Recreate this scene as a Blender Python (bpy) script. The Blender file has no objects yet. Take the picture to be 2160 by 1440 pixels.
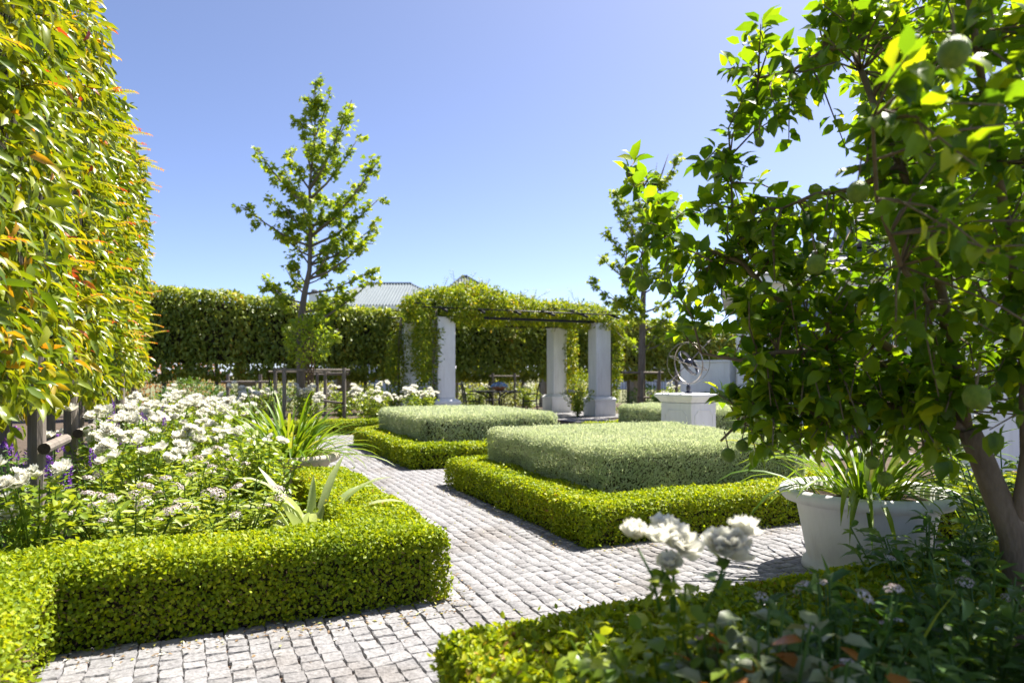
import bpy, math, random
import numpy as np
from mathutils import Vector, Matrix
SC = bpy.context.scene
rng = np.random.default_rng(11)
random.seed(11)

# ------------------------------------------------------------------ camera, sky, sun, exposure
CAM_H = 1.2
cam_d = bpy.data.cameras.new('camera')
cam_d.lens = 24.0; cam_d.sensor_width = 36.0
cam_d.shift_y = 73 / 2160.0
cam_d.clip_start = 0.05; cam_d.clip_end = 3000
cam_d.dof.use_dof = True; cam_d.dof.focus_distance = 4.3; cam_d.dof.aperture_fstop = 2.2
cam = bpy.data.objects.new('camera', cam_d)
cam.location = (0, 0, CAM_H); cam.rotation_euler = (math.radians(90), 0, 0)
SC.collection.objects.link(cam); SC.camera = cam

SUN_AZ = math.radians(48.0)      # clockwise from +Y
SUN_EL = math.radians(60.0)
w = bpy.data.worlds.new('World'); SC.world = w; w.use_nodes = True
wn = w.node_tree.nodes; wl = w.node_tree.links
bg = wn['Background']
sky = wn.new('ShaderNodeTexSky'); sky.sky_type = 'NISHITA'; sky.sun_disc = False
sky.sun_elevation = SUN_EL; sky.sun_rotation = SUN_AZ
sky.altitude = 0; sky.air_density = 0.4; sky.dust_density = 0.9; sky.ozone_density = 2.5
wt = wn.new('ShaderNodeMix'); wt.data_type = 'RGBA'; wt.blend_type = 'MULTIPLY'; wt.inputs[0].default_value = 1.0
wt.inputs[7].default_value = (1.04, .985, 1.0, 1)          # the photograph's slightly magenta white balance
wl.new(sky.outputs[0], wt.inputs[6]); wl.new(wt.outputs[2], bg.inputs[0]); bg.inputs[1].default_value = 0.108
sun_d = bpy.data.lights.new('sun', 'SUN'); sun_d.energy = 4.5; sun_d.angle = math.radians(0.55)
sun_d.color = (1.0, 0.95, 0.86)
sun = bpy.data.objects.new('sun', sun_d)
to_sun = Vector((math.sin(SUN_AZ) * math.cos(SUN_EL), math.cos(SUN_AZ) * math.cos(SUN_EL), math.sin(SUN_EL)))
sun.rotation_euler = to_sun.to_track_quat('Z', 'Y').to_euler(); sun.location = (20, 18, 40)
SC.collection.objects.link(sun)
SC.view_settings.view_transform = 'Standard'; SC.view_settings.look = 'None'
SC.view_settings.exposure = 1.6; SC.view_settings.gamma = 1.0
SC.view_settings.use_curve_mapping = False
SC.render.engine = 'CYCLES'
SC.cycles.max_bounces = 7; SC.cycles.diffuse_bounces = 3; SC.cycles.glossy_bounces = 2
SC.cycles.transmission_bounces = 4; SC.cycles.use_denoising = True
SC.cycles.sample_clamp_indirect = 6

# ------------------------------------------------------------------ frames of reference
SA, CA = math.sin(math.radians(24.2)), math.cos(math.radians(24.2))
def G(u, v, z=0.0):                       # garden axes: u runs up the path, v across it
    return Vector((-SA * u + CA * v, CA * u + SA * v, z))
def Gn(a):
    a = np.asarray(a, float)
    return np.stack([-SA * a[:, 0] + CA * a[:, 1], CA * a[:, 0] + SA * a[:, 1], a[:, 2]], 1)
D1 = G(1, 0); D2 = G(0, 1)
def P(px, py, Z):                         # a sight line of the survey photo at depth Z
    return Vector(((px - 1080) / 1440.0 * Z, Z, CAM_H + (793 - py) / 1440.0 * Z))

# ------------------------------------------------------------------ object helpers
COL = SC.collection
def link(o, parent=None):
    COL.objects.link(o)
    if parent is not None: o.parent = parent
    return o
def thing(name, label, cat, loc=(0, 0, 0), group=None, kind=None):
    o = bpy.data.objects.new(name, None); o.empty_display_size = 0.1
    o.location = loc
    o['label'] = label; o['category'] = cat
    if group: o['group'] = group
    if kind: o['kind'] = kind
    return link(o)
def tag(o, label=None, cat=None, group=None, kind=None):
    if label: o['label'] = label
    if cat: o['category'] = cat
    if group: o['group'] = group
    if kind: o['kind'] = kind
    return o
def rootloc(p):
    v = Vector((0, 0, 0))
    while p is not None:
        v = v + p.location; p = p.parent
    return v

class MB:
    def __init__(s): s.v = []; s.f = []
    def add(s, vs, fs):
        n = len(s.v); s.v += [tuple(x) for x in vs]; s.f += [tuple(i + n for i in f) for f in fs]
        return s
    def box(s, c, sx, sy, sz, ax=Vector((1, 0, 0)), ay=None, bev=0.0):
        """box centred at c, axes ax, ay (horizontal by default), z up"""
        ax = Vector(ax).normalized()
        if ay is None: ay = Vector((-ax.y, ax.x, 0)) if abs(ax.z) < .99 else Vector((0, 1, 0))
        ay = Vector(ay).normalized(); az = ax.cross(ay); c = Vector(c)
        if bev <= 0:
            vs = [c + ax * (i * sx / 2) + ay * (j * sy / 2) + az * (k * sz / 2) for k in (-1, 1) for i, j in ((-1, -1), (1, -1), (1, 1), (-1, 1))]
            s.add(vs, [(3, 2, 1, 0), (4, 5, 6, 7), (0, 1, 5, 4), (1, 2, 6, 5), (2, 3, 7, 6), (3, 0, 4, 7)])
        else:
            hx, hy, hz, b = sx / 2, sy / 2, sz / 2, bev
            rings = []
            for z, ins in ((-hz, b), (-hz + b, 0), (hz - b, 0), (hz, b)):
                x, y = hx - ins, hy - ins
                pts = [(-x + b, -y), (x - b, -y), (x, -y + b), (x, y - b), (x - b, y), (-x + b, y), (-x, y - b), (-x, -y + b)]
                rings.append([c + ax * p[0] + ay * p[1] + az * z for p in pts])
            vs = [p for r in rings for p in r]; fs = []
            for r in range(3):
                for i in range(8):
                    j = (i + 1) % 8; fs.append((r * 8 + i, r * 8 + j, r * 8 + 8 + j, r * 8 + 8 + i))
            fs.append(tuple(range(7, -1, -1))); fs.append(tuple(range(24, 32)))
            s.add(vs, fs)
        return s
    def tube(s, pts, rad, n=8, caps=True):
        pts = [Vector(p) for p in pts]; m = len(pts)
        if not hasattr(rad, '__len__'): rad = [rad] * m
        t = []
        for i in range(m):
            d = pts[min(i + 1, m - 1)] - pts[max(i - 1, 0)]
            t.append(d.normalized() if d.length > 1e-9 else Vector((0, 0, 1)))
        ref = Vector((0, 0, 1)) if abs(t[0].z) < .9 else Vector((1, 0, 0))
        x = t[0].cross(ref).normalized(); vs = []
        for i in range(m):
            x = (x - t[i] * x.dot(t[i])).normalized(); y = t[i].cross(x)
            for k in range(n):
                a = 2 * math.pi * k / n
                vs.append(pts[i] + (x * math.cos(a) + y * math.sin(a)) * rad[i])
        fs = []
        for i in range(m - 1):
            for k in range(n):
                j = (k + 1) % n
                fs.append((i * n + k, i * n + j, (i + 1) * n + j, (i + 1) * n + k))
        if caps: fs.append(tuple(range(n - 1, -1, -1))); fs.append(tuple(range((m - 1) * n, m * n)))
        return s.add(vs, fs)
    def lathe(s, prof, c=(0, 0, 0), n=32, close=True):
        c = Vector(c); vs = []; fs = []
        for r, z in prof:
            for k in range(n):
                a = 2 * math.pi * k / n; vs.append(c + Vector((r * math.cos(a), r * math.sin(a), z)))
        for i in range(len(prof) - 1):
            for k in range(n):
                j = (k + 1) % n; fs.append((i * n + k, i * n + j, (i + 1) * n + j, (i + 1) * n + k))
        if close: fs.append(tuple(range(n - 1, -1, -1))); fs.append(tuple(range((len(prof) - 1) * n, len(prof) * n)))
        return s.add(vs, fs)
    def torus(s, c, R, r0, nrm, n=40, m=8, flat=1.0):
        """ring; flat > 1 makes a band, wide along the ring's axis"""
        nrm = Vector(nrm).normalized(); ref = Vector((0, 0, 1)) if abs(nrm.z) < .9 else Vector((1, 0, 0))
        x = nrm.cross(ref).normalized(); y = nrm.cross(x); c = Vector(c); vs = []; fs = []
        for i in range(n):
            a = 2 * math.pi * i / n; d = x * math.cos(a) + y * math.sin(a)
            for k in range(m):
                b = 2 * math.pi * k / m
                vs.append(c + d * (R + r0 * math.cos(b)) + nrm * (r0 * flat * math.sin(b)))
        for i in range(n):
            for k in range(m):
                fs.append((i * m + k, ((i + 1) % n) * m + k, ((i + 1) % n) * m + (k + 1) % m, i * m + (k + 1) % m))
        return s.add(vs, fs)
    def build(s, name, mat, parent=None, smooth=False, kind=None, rnd=None):
        me = bpy.data.meshes.new(name); off = rootloc(parent) if parent is not None else Vector((0, 0, 0))
        me.from_pydata([(v[0] - off.x, v[1] - off.y, v[2] - off.z) for v in s.v], [], s.f)
        me.materials.append(mat)
        if smooth: me.polygons.foreach_set('use_smooth', [True] * len(me.polygons))
        if rnd is not None:
            at = me.attributes.new('rnd', 'FLOAT', 'POINT'); at.data.foreach_set('value', np.full(len(s.v), rnd, np.float32))
        me.update()
        o = bpy.data.objects.new(name, me); link(o, parent)
        if kind: o['kind'] = kind
        return o
def smooth_by_angle(o, ang=35):
    me = o.data; me.polygons.foreach_set('use_smooth', [True] * len(me.polygons))
    try: me.set_sharp_from_angle(angle=math.radians(ang))
    except Exception: pass
    return o

# ---- fast leaf clouds
def nz(a): return a / np.maximum(np.linalg.norm(a, axis=1, keepdims=True), 1e-9)
T2 = (np.array([[0, 0, 0], [.42, -.5, .10], [1, 0, -.05], [.42, .5, .10]]), np.array([[0, 1, 2], [0, 2, 3]]))
T4 = (np.array([[0, 0, 0], [.25, -.42, .08], [.68, -.40, .07], [1, 0, -.06], [.68, .40, .07], [.25, .42, .08]]),
      np.array([[0, 1, 2], [0, 2, 3], [0, 3, 4], [0, 4, 5]]))
T8 = (np.array([[0, 0, 0], [.33, 0, .04], [.68, 0, .02], [1, 0, -.12], [.27, -.44, .13], [.64, -.40, .09], [.27, .44, .13], [.64, .40, .09]]),
      np.array([[0, 4, 1], [1, 4, 5], [1, 5, 2], [2, 5, 3], [0, 1, 6], [1, 7, 6], [1, 2, 7], [2, 3, 7]]))
def _star():
    r = [(0, 0), (.05, -.30), (-.08, -.52), (.25, -.30), (.52, -.52), (.52, -.20), (1, 0), (.52, .20), (.52, .52), (.25, .30), (-.08, .52), (.05, .30)]
    v = [[.34, 0, .05]] + [[a, b, -.04 if abs(b) > .4 or a > .9 else .03] for a, b in r]
    f = [[0, 1 + i, 1 + (i + 1) % 12] for i in range(12)]
    return np.array(v, float), np.array(f)
TSTAR = _star()
def frames(axis, nrm):
    x = nz(axis); z = nrm - x * np.sum(nrm * x, 1, keepdims=True); z = nz(z); y = np.cross(z, x)
    return x, y, z
def raw_mesh(name, V, F, mat, parent, rnd, smooth=False, kind=None):
    """V (n,3) world, F (m,3) tris, rnd (n,)"""
    off = np.array(rootloc(parent)) if parent is not None else np.zeros(3)
    V = (V - off).astype(np.float32)
    me = bpy.data.meshes.new(name)
    me.vertices.add(len(V)); me.vertices.foreach_set('co', V.ravel())
    me.loops.add(F.size); me.loops.foreach_set('vertex_index', F.ravel().astype(np.int32))
    me.polygons.add(len(F)); me.polygons.foreach_set('loop_start', np.arange(0, F.size, 3, dtype=np.int32))
    if smooth: me.polygons.foreach_set('use_smooth', np.ones(len(F), bool))
    at = me.attributes.new('rnd', 'FLOAT', 'POINT'); at.data.foreach_set('value', rnd.astype(np.float32))
    me.materials.append(mat); me.update(calc_edges=True)
    o = bpy.data.objects.new(name, me); link(o, parent)
    if kind: o['kind'] = kind
    return o
def leaf_arrays(pos, axis, nrm, L, W, T, curl=None):
    tv, tf = T; n = len(pos); k = len(tv)
    x, y, z = frames(axis, nrm)
    L = np.broadcast_to(np.asarray(L, float), (n,)); W = np.broadcast_to(np.asarray(W, float), (n,))
    V = (pos[:, None, :] + x[:, None, :] * (tv[None, :, 0, None] * L[:, None, None])
         + y[:, None, :] * (tv[None, :, 1, None] * W[:, None, None])
         + z[:, None, :] * (tv[None, :, 2, None] * L[:, None, None]))
    F = tf[None] + (np.arange(n) * k)[:, None, None]
    return V.reshape(-1, 3), F.reshape(-1, 3)
def leaves(name, pos, axis, nrm, L, W, T, mat, parent, rnd=None, kind='stuff', smooth=False):
    if rnd is None:
        q = np.asarray(pos); rnd = np.clip(rng.random(len(pos)) * .82 + .09 + .16 * wob(q, 3.3) + .10 * wob(q, 9.0, 2.0), 0, 1)
    V, F = leaf_arrays(pos, axis, nrm, L, W, T)
    return raw_mesh(name, V, F, mat, parent, np.repeat(rnd, len(T[0])), smooth, kind)
def rvec(n): return rng.normal(size=(n, 3))
UP = np.array([0., 0., 1.])
_leaf_var = {}
def single_leaves(name, pos, axis, nrm, L, ratio, T, mat, parent, nvar=8, rnds=None):
    """each leaf an object of its own, sharing a few meshes"""
    key = (name, mat.name, id(T))
    if key not in _leaf_var:
        ms = []
        for i in range(nvar):
            me = bpy.data.meshes.new(name); tv = T[0].copy(); tv[:, 1] *= ratio * random.uniform(.85, 1.15)
            tv[:, 2] *= random.uniform(.4, 1.8); tv[:, 1] += .06 * random.uniform(-1, 1) * np.sin(tv[:, 0] * 3)
            me.from_pydata([tuple(p) for p in tv], [], [tuple(f) for f in T[1]])
            me.polygons.foreach_set('use_smooth', [True] * len(me.polygons))
            r = (i + .5) / nvar if rnds is None else rnds[i % len(rnds)]
            at = me.attributes.new('rnd', 'FLOAT', 'POINT'); at.data.foreach_set('value', np.full(len(tv), r, np.float32))
            me.materials.append(mat); me.update(); ms.append(me)
        _leaf_var[key] = ms
    ms = _leaf_var[key]; off = np.array(rootloc(parent)); x, y, z = frames(axis, nrm)
    L = np.broadcast_to(np.asarray(L, float), (len(pos),))
    for i in range(len(pos)):
        o = bpy.data.objects.new(name, ms[random.randrange(len(ms))])
        m = Matrix.Identity(4); p = pos[i] - off
        for r in range(3):
            m[r][0] = x[i][r] * L[i]; m[r][1] = y[i][r] * L[i]; m[r][2] = z[i][r] * L[i]; m[r][3] = p[r]
        link(o, parent); o.matrix_local = m

# ------------------------------------------------------------------ materials
def newmat(name):
    m = bpy.data.materials.new(name); m.use_nodes = True
    return m, m.node_tree.nodes, m.node_tree.links
def ramp(nodes, stops):
    r = nodes.new('ShaderNodeValToRGB'); e = r.color_ramp.elements
    while len(e) > 1: e.remove(e[-1])
    e[0].position = stops[0][0]; e[0].color = (*stops[0][1], 1)
    for p, c in stops[1:]:
        k = e.new(p); k.color = (*c, 1)
    return r
def leafmat(name, stops, trans=.4, rough=.42, tint=(1.5, 1.35, .55), spec=.5, vein=0.0):
    m, n, l = newmat(name); bs = n['Principled BSDF']; out = n['Material Output']
    at = n.new('ShaderNodeAttribute'); at.attribute_name = 'rnd'
    r = ramp(n, stops); l.new(at.outputs['Fac'], r.inputs[0])
    col = r.outputs[0]
    nt = n.new('ShaderNodeTexNoise'); nt.inputs['Scale'].default_value = 45; nt.inputs['Detail'].default_value = 2
    tc = n.new('ShaderNodeTexCoord'); l.new(tc.outputs['Object'], nt.inputs['Vector'])
    mr = n.new('ShaderNodeMapRange'); mr.inputs[3].default_value = .82; mr.inputs[4].default_value = 1.18
    l.new(nt.outputs[0], mr.inputs[0])
    mx = n.new('ShaderNodeMix'); mx.data_type = 'RGBA'; mx.blend_type = 'MULTIPLY'; mx.inputs[0].default_value = 1
    l.new(col, mx.inputs[6]); l.new(mr.outputs[0], mx.inputs[7]); col = mx.outputs[2]
    l.new(col, bs.inputs['Base Color']); bs.inputs['Roughness'].default_value = rough
    bs.inputs['Specular IOR Level'].default_value = spec
    tr = n.new('ShaderNodeBsdfTranslucent')
    tm = n.new('ShaderNodeMix'); tm.data_type = 'RGBA'; tm.blend_type = 'MULTIPLY'; tm.inputs[0].default_value = 1
    tm.inputs[7].default_value = (*tint, 1); l.new(col, tm.inputs[6]); l.new(tm.outputs[2], tr.inputs[0])
    ms = n.new('ShaderNodeMixShader'); ms.inputs[0].default_value = trans
    l.new(bs.outputs[0], ms.inputs[1]); l.new(tr.outputs[0], ms.inputs[2]); l.new(ms.outputs[0], out.inputs[0])
    return m
def surfmat(name, c1, c2, scale=8, rough=.75, bump=.2, bscale=None, detail=6, metal=0, spec=.4, obj=True, stretch=None, c3=None, splash=0.0):
    m, n, l = newmat(name); bs = n['Principled BSDF']
    tc = n.new('ShaderNodeTexCoord'); mp = n.new('ShaderNodeMapping')
    l.new(tc.outputs['Object' if obj else 'Generated'], mp.inputs[0])
    if stretch: mp.inputs['Scale'].default_value = stretch
    nt = n.new('ShaderNodeTexNoise'); nt.inputs['Scale'].default_value = scale; nt.inputs['Detail'].default_value = detail
    nt.inputs['Roughness'].default_value = .65
    l.new(mp.outputs[0], nt.inputs['Vector'])
    st = [(.30, c1), (.70, c2)] if c3 is None else [(.25, c1), (.5, c2), (.75, c3)]
    r = ramp(n, st); l.new(nt.outputs[0], r.inputs[0]); l.new(r.outputs[0], bs.inputs['Base Color'])
    if splash:                                        # soil splashed on the foot, thin rain streaks
        sp = n.new('ShaderNodeSeparateXYZ'); l.new(tc.outputs['Object'], sp.inputs[0])
        mz = n.new('ShaderNodeMapRange'); mz.inputs[1].default_value = 0; mz.inputs[2].default_value = .42; mz.inputs[3].default_value = .55; mz.inputs[4].default_value = 0
        l.new(sp.outputs[2], mz.inputs[0])
        ns_ = n.new('ShaderNodeTexNoise'); ns_.inputs['Scale'].default_value = 9; ns_.inputs['Detail'].default_value = 6; l.new(tc.outputs['Object'], ns_.inputs['Vector'])
        m1 = n.new('ShaderNodeMath'); m1.operation = 'MULTIPLY'; l.new(mz.outputs[0], m1.inputs[0]); l.new(ns_.outputs[0], m1.inputs[1])
        mp2 = n.new('ShaderNodeMapping'); mp2.inputs['Scale'].default_value = (9, 9, .55); l.new(tc.outputs['Object'], mp2.inputs[0])
        n5 = n.new('ShaderNodeTexNoise'); n5.inputs['Scale'].default_value = 1.6; n5.inputs['Detail'].default_value = 5; l.new(mp2.outputs[0], n5.inputs['Vector'])
        ms5 = n.new('ShaderNodeMapRange'); ms5.inputs[1].default_value = .56; ms5.inputs[2].default_value = .78; ms5.inputs[3].default_value = 0; ms5.inputs[4].default_value = .30; l.new(n5.outputs[0], ms5.inputs[0])
        ma = n.new('ShaderNodeMath'); ma.operation = 'ADD'; ma.use_clamp = True; l.new(m1.outputs[0], ma.inputs[0]); l.new(ms5.outputs[0], ma.inputs[1])
        mk = n.new('ShaderNodeMath'); mk.operation = 'MULTIPLY'; mk.inputs[1].default_value = splash; l.new(ma.outputs[0], mk.inputs[0])
        md = n.new('ShaderNodeMix'); md.data_type = 'RGBA'; md.inputs[7].default_value = (.34, .29, .22, 1); l.new(mk.outputs[0], md.inputs[0]); l.new(r.outputs[0], md.inputs[6]); l.new(md.outputs[2], bs.inputs['Base Color'])
    bs.inputs['Roughness'].default_value = rough; bs.inputs['Metallic'].default_value = metal
    bs.inputs['Specular IOR Level'].default_value = spec
    if bump > 0:
        n2 = n.new('ShaderNodeTexNoise'); n2.inputs['Scale'].default_value = bscale or scale * 4; n2.inputs['Detail'].default_value = 5
        l.new(mp.outputs[0], n2.inputs['Vector'])
        b = n.new('ShaderNodeBump'); b.inputs['Strength'].default_value = bump; b.inputs['Distance'].default_value = .02
        l.new(n2.outputs[0], b.inputs['Height']); l.new(b.outputs[0], bs.inputs['Normal'])
    return m
def rndmat(name, stops, rough=.8, nscale=60, namp=.3, bump=.35, bscale=90, stain=False):
    """solid with per-piece tone from 'rnd' and fine speckle"""
    m, n, l = newmat(name); bs = n['Principled BSDF']
    at = n.new('ShaderNodeAttribute'); at.attribute_name = 'rnd'
    r = ramp(n, stops); l.new(at.outputs['Fac'], r.inputs[0])
    ge = n.new('ShaderNodeNewGeometry')
    nt = n.new('ShaderNodeTexNoise'); nt.inputs['Scale'].default_value = nscale; nt.inputs['Detail'].default_value = 5
    l.new(ge.outputs['Position'], nt.inputs['Vector'])
    mr = n.new('ShaderNodeMapRange'); mr.inputs[1].default_value = .3; mr.inputs[2].default_value = .7
    mr.inputs[3].default_value = 1 - namp; mr.inputs[4].default_value = 1 + namp
    l.new(nt.outputs[0], mr.inputs[0])
    mx = n.new('ShaderNodeMix'); mx.data_type = 'RGBA'; mx.blend_type = 'MULTIPLY'; mx.inputs[0].default_value = 1
    l.new(r.outputs[0], mx.inputs[6]); l.new(mr.outputs[0], mx.inputs[7]); l.new(mx.outputs[2], bs.inputs['Base Color'])
    if stain:
        n3 = n.new('ShaderNodeTexNoise'); n3.inputs['Scale'].default_value = 1.7; n3.inputs['Detail'].default_value = 4
        l.new(ge.outputs['Position'], n3.inputs['Vector'])
        r3 = ramp(n, [(.30, (.80, .76, .72)), (.48, (1, 1, 1)), (.62, (1.06, 1.05, 1.05)), (.78, (.86, .84, .80))]); l.new(n3.outputs[0], r3.inputs[0])
        m3 = n.new('ShaderNodeMix'); m3.data_type = 'RGBA'; m3.blend_type = 'MULTIPLY'; m3.inputs[0].default_value = 1
        l.new(mx.outputs[2], m3.inputs[6]); l.new(r3.outputs[0], m3.inputs[7]); l.new(m3.outputs[2], bs.inputs['Base Color'])
    bs.inputs['Roughness'].default_value = rough; bs.inputs['Specular IOR Level'].default_value = .3
    n2 = n.new('ShaderNodeTexNoise'); n2.inputs['Scale'].default_value = bscale; n2.inputs['Detail'].default_value = 4
    l.new(ge.outputs['Position'], n2.inputs['Vector'])
    b = n.new('ShaderNodeBump'); b.inputs['Strength'].default_value = bump; b.inputs['Distance'].default_value = .01
    l.new(n2.outputs[0], b.inputs['Height']); l.new(b.outputs[0], bs.inputs['Normal'])
    return m
M = {}
M['box'] = leafmat('box_leaf', [(0, (.13, .215, .010)), (.45, (.26, .345, .010)), (.85, (.38, .44, .012)), (.96, (.47, .46, .02)), (1, (.36, .20, .06))], trans=.42, rough=.5, spec=.32)
M['sage'] = leafmat('sage_leaf', [(0, (.46, .54, .31)), (.5, (.59, .65, .42)), (1, (.74, .76, .56))], trans=.36, rough=.6, tint=(1.05, 1.05, .8), spec=.3)
M['tall'] = leafmat('lilly_pilly_leaf', [(0, (.08, .15, .010)), (.4, (.17, .24, .010)), (.75, (.30, .33, .012)), (.90, (.44, .37, .015)), (.965, (.55, .22, .02)), (1, (.42, .07, .03))], trans=.40, rough=.33, spec=.6)
M['back'] = leafmat('back_hedge_leaf', [(0, (.13, .20, .03)), (.6, (.26, .32, .05)), (.9, (.42, .43, .06)), (1, (.5, .26, .05))], trans=.45, rough=.38, spec=.5)
M['lemon'] = leafmat('lemon_leaf', [(0, (.06, .14, .016)), (.5, (.135, .235, .018)), (.85, (.24, .34, .018)), (1, (.40, .43, .02))], trans=.6, rough=.36, spec=.45, tint=(1.75, 1.6, .3))
M['plane'] = leafmat('plane_leaf', [(0, (.13, .22, .02)), (.6, (.25, .35, .025)), (1, (.42, .47, .03))], trans=.5, rough=.45)
M['vine'] = leafmat('vine_leaf', [(0, (.09, .17, .012)), (.5, (.20, .28, .012)), (.9, (.36, .38, .015)), (1, (.48, .34, .03))], trans=.45, rough=.45)
M['rose_leaf'] = leafmat('rose_leaf', [(0, (.09, .17, .016)), (.5, (.20, .29, .02)), (1, (.36, .41, .03))], trans=.42, rough=.4)
M['dark_leaf'] = leafmat('dark_shrub_leaf', [(0, (.05, .12, .03)), (.6, (.10, .20, .04)), (1, (.19, .29, .055))], trans=.42, rough=.45)
M['lance'] = leafmat('lance_leaf', [(0, (.12, .20, .02)), (.5, (.24, .33, .03)), (1, (.40, .45, .09))], trans=.38, rough=.45)
M['bronze'] = leafmat('bronze_leaf', [(0, (.14, .18, .085)), (.55, (.23, .28, .15)), (.84, (.28, .32, .19)), (.87, (.24, .075, .015)), (1, (.32, .13, .015))], trans=.3, rough=.40, tint=(1.4, 1.1, .5))
M['blade'] = leafmat('agapanthus_blade', [(0, (.07, .15, .010)), (.5, (.14, .24, .012)), (.93, (.24, .33, .02)), (1, (.36, .34, .10))], trans=.42, rough=.42, spec=.35)
M['iris'] = leafmat('iris_blade', [(0, (.26, .34, .12)), (.6, (.40, .46, .20)), (1, (.58, .60, .34))], trans=.32, rough=.45, tint=(1.1, 1.15, .7))
M['petal'] = leafmat('white_petal', [(0, (.80, .79, .72)), (.7, (.86, .86, .82)), (1, (.84, .78, .64))], trans=.5, rough=.6, tint=(1, .98, .9), spec=.2)
M['pink'] = leafmat('pale_pink_floret', [(0, (.62, .48, .50)), (.5, (.74, .66, .64)), (1, (.82, .80, .76))], trans=.3, rough=.6, tint=(1, .95, .95), spec=.2)
M['purple'] = leafmat('purple_floret', [(0, (.10, .04, .28)), (.6, (.20, .08, .42)), (1, (.42, .14, .46))], trans=.3, rough=.6, tint=(1.1, 1, 1.2), spec=.2)
M['yellowbush'] = leafmat('golden_shrub_leaf', [(0, (.15, .20, .014)), (.6, (.30, .33, .016)), (1, (.42, .40, .03))], trans=.4, rough=.45)
M['orangebush'] = leafmat('orange_shrub_leaf', [(0, (.30, .13, .03)), (.6, (.45, .18, .04)), (1, (.5, .28, .08))], trans=.35, rough=.5)
M['litter'] = leafmat('dry_leaf', [(0, (.16, .09, .04)), (.5, (.30, .20, .09)), (.8, (.30, .30, .05)), (.9, (.7, .68, .6)), (1, (.75, .72, .66))], trans=.2, rough=.7, tint=(1, 1, .8))
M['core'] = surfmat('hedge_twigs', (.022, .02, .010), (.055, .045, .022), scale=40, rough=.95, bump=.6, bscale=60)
M['twig'] = rndmat('twig_bark', [(0, (.10, .06, .035)), (1, (.22, .14, .085))], nscale=80, bump=.3)
M['bark'] = surfmat('lemon_bark', (.12, .085, .055), (.24, .18, .125), scale=14, rough=.85, bump=.5, bscale=60, stretch=(1, 1, .35))
M['greybark'] = surfmat('grey_bark', (.11, .09, .075), (.22, .185, .155), scale=10, rough=.9, bump=.6, bscale=40, stretch=(1, 1, .3))
M['pole'] = surfmat('weathered_pole', (.12, .10, .085), (.27, .23, .19), scale=9, rough=.85, bump=.35, bscale=60, stretch=(1, 1, .15))
M['polecut'] = surfmat('pole_end', (.035, .025, .018), (.07, .05, .035), scale=30, rough=.9, bump=.3)
M['plaster'] = surfmat('white_plaster', (.72, .71, .69), (.86, .86, .85), stretch=(1, 1, .22), scale=4.5, rough=.85, bump=.12, bscale=70, splash=.8)
M['wall'] = surfmat('white_wall_render', (.72, .71, .70), (.86, .86, .86), stretch=(1, 1, .22), scale=3, rough=.9, bump=.15, bscale=50, splash=.7)
M['greywall'] = surfmat('lavender_grey_wall', (.50, .50, .55), (.60, .60, .65), scale=1.2, rough=.9, bump=.05)
M['pot'] = surfmat('painted_pot', (.60, .585, .55), (.70, .69, .66), scale=5, stretch=(1, 1, .3), rough=.7, bump=.10, bscale=60, c3=(.66, .65, .62), splash=.8)
M['pot2'] = surfmat('limed_pot', (.42, .37, .28), (.52, .46, .36), scale=9, rough=.8, bump=.2, bscale=60)
M['soil'] = surfmat('soil', (.035, .022, .014), (.10, .065, .042), scale=25, rough=.95, bump=.9, bscale=90)
M['ground'] = surfmat('bed_soil', (.05, .035, .022), (.12, .085, .055), scale=6, rough=.95, bump=.8, bscale=60)
M['joint'] = surfmat('joint_sand', (.09, .055, .035), (.19, .125, .085), scale=18, rough=.95, bump=.6, bscale=120)
M['cobble'] = rndmat('granite_sett', [(0, (.20, .196, .201)), (.5, (.229, .224, .229)), (1, (.264, .258, .262))], rough=.9, nscale=70, namp=.30, bump=.7, bscale=55, stain=True)
M['steel'] = surfmat('black_steel', (.018, .018, .02), (.035, .034, .035), scale=20, rough=.5, bump=.05, metal=.2)
M['brass'] = surfmat('weathered_metal', (.20, .18, .16), (.40, .36, .31), scale=15, rough=.38, bump=.05, metal=.9)
M['darkball'] = surfmat('dark_metal', (.05, .05, .06), (.10, .10, .12), scale=15, rough=.3, bump=.0, metal=.8)
M['stone'] = surfmat('stone_pier', (.22, .205, .185), (.33, .31, .285), scale=7, rough=.9, bump=.3, bscale=40)
M['metalroof'] = surfmat('zinc_roof', (.20, .23, .25), (.25, .28, .30), scale=.7, rough=.6, bump=0, metal=.1)
M['seam'] = surfmat('zinc_seam', (.06, .085, .10), (.09, .12, .135), scale=2, rough=.5, bump=0, metal=.3)
M['slate'] = surfmat('roof_tile', (.19, .19, .205), (.30, .30, .32), scale=6, rough=.7, bump=.1)
M['shutter'] = surfmat('black_shutter', (.018, .020, .024), (.03, .032, .038), scale=10, rough=.5, bump=0)
M['lemonskin'] = surfmat('green_lemon_skin', (.10, .19, .015), (.24, .32, .025), scale=2.2, rough=.45, bump=.5, bscale=22)
M['terracotta'] = surfmat('orange_bowl', (.42, .15, .05), (.55, .22, .08), scale=9, rough=.5, bump=.05)
M['blue'] = leafmat('blue_floret', [(0, (.05, .20, .62)), (.55, (.15, .38, .75)), (.75, (.6, .72, .82)), (1, (.85, .88, .9))], trans=.2, rough=.5, tint=(1, 1, 1))
M['cap'] = surfmat('lead_grey', (.16, .17, .18), (.22, .23, .24), scale=4, rough=.5, bump=0)
M['lawn'] = surfmat('dry_verge', (.10, .11, .045), (.17, .17, .07), scale=2.5, rough=.95, bump=.5, bscale=20)
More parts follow.
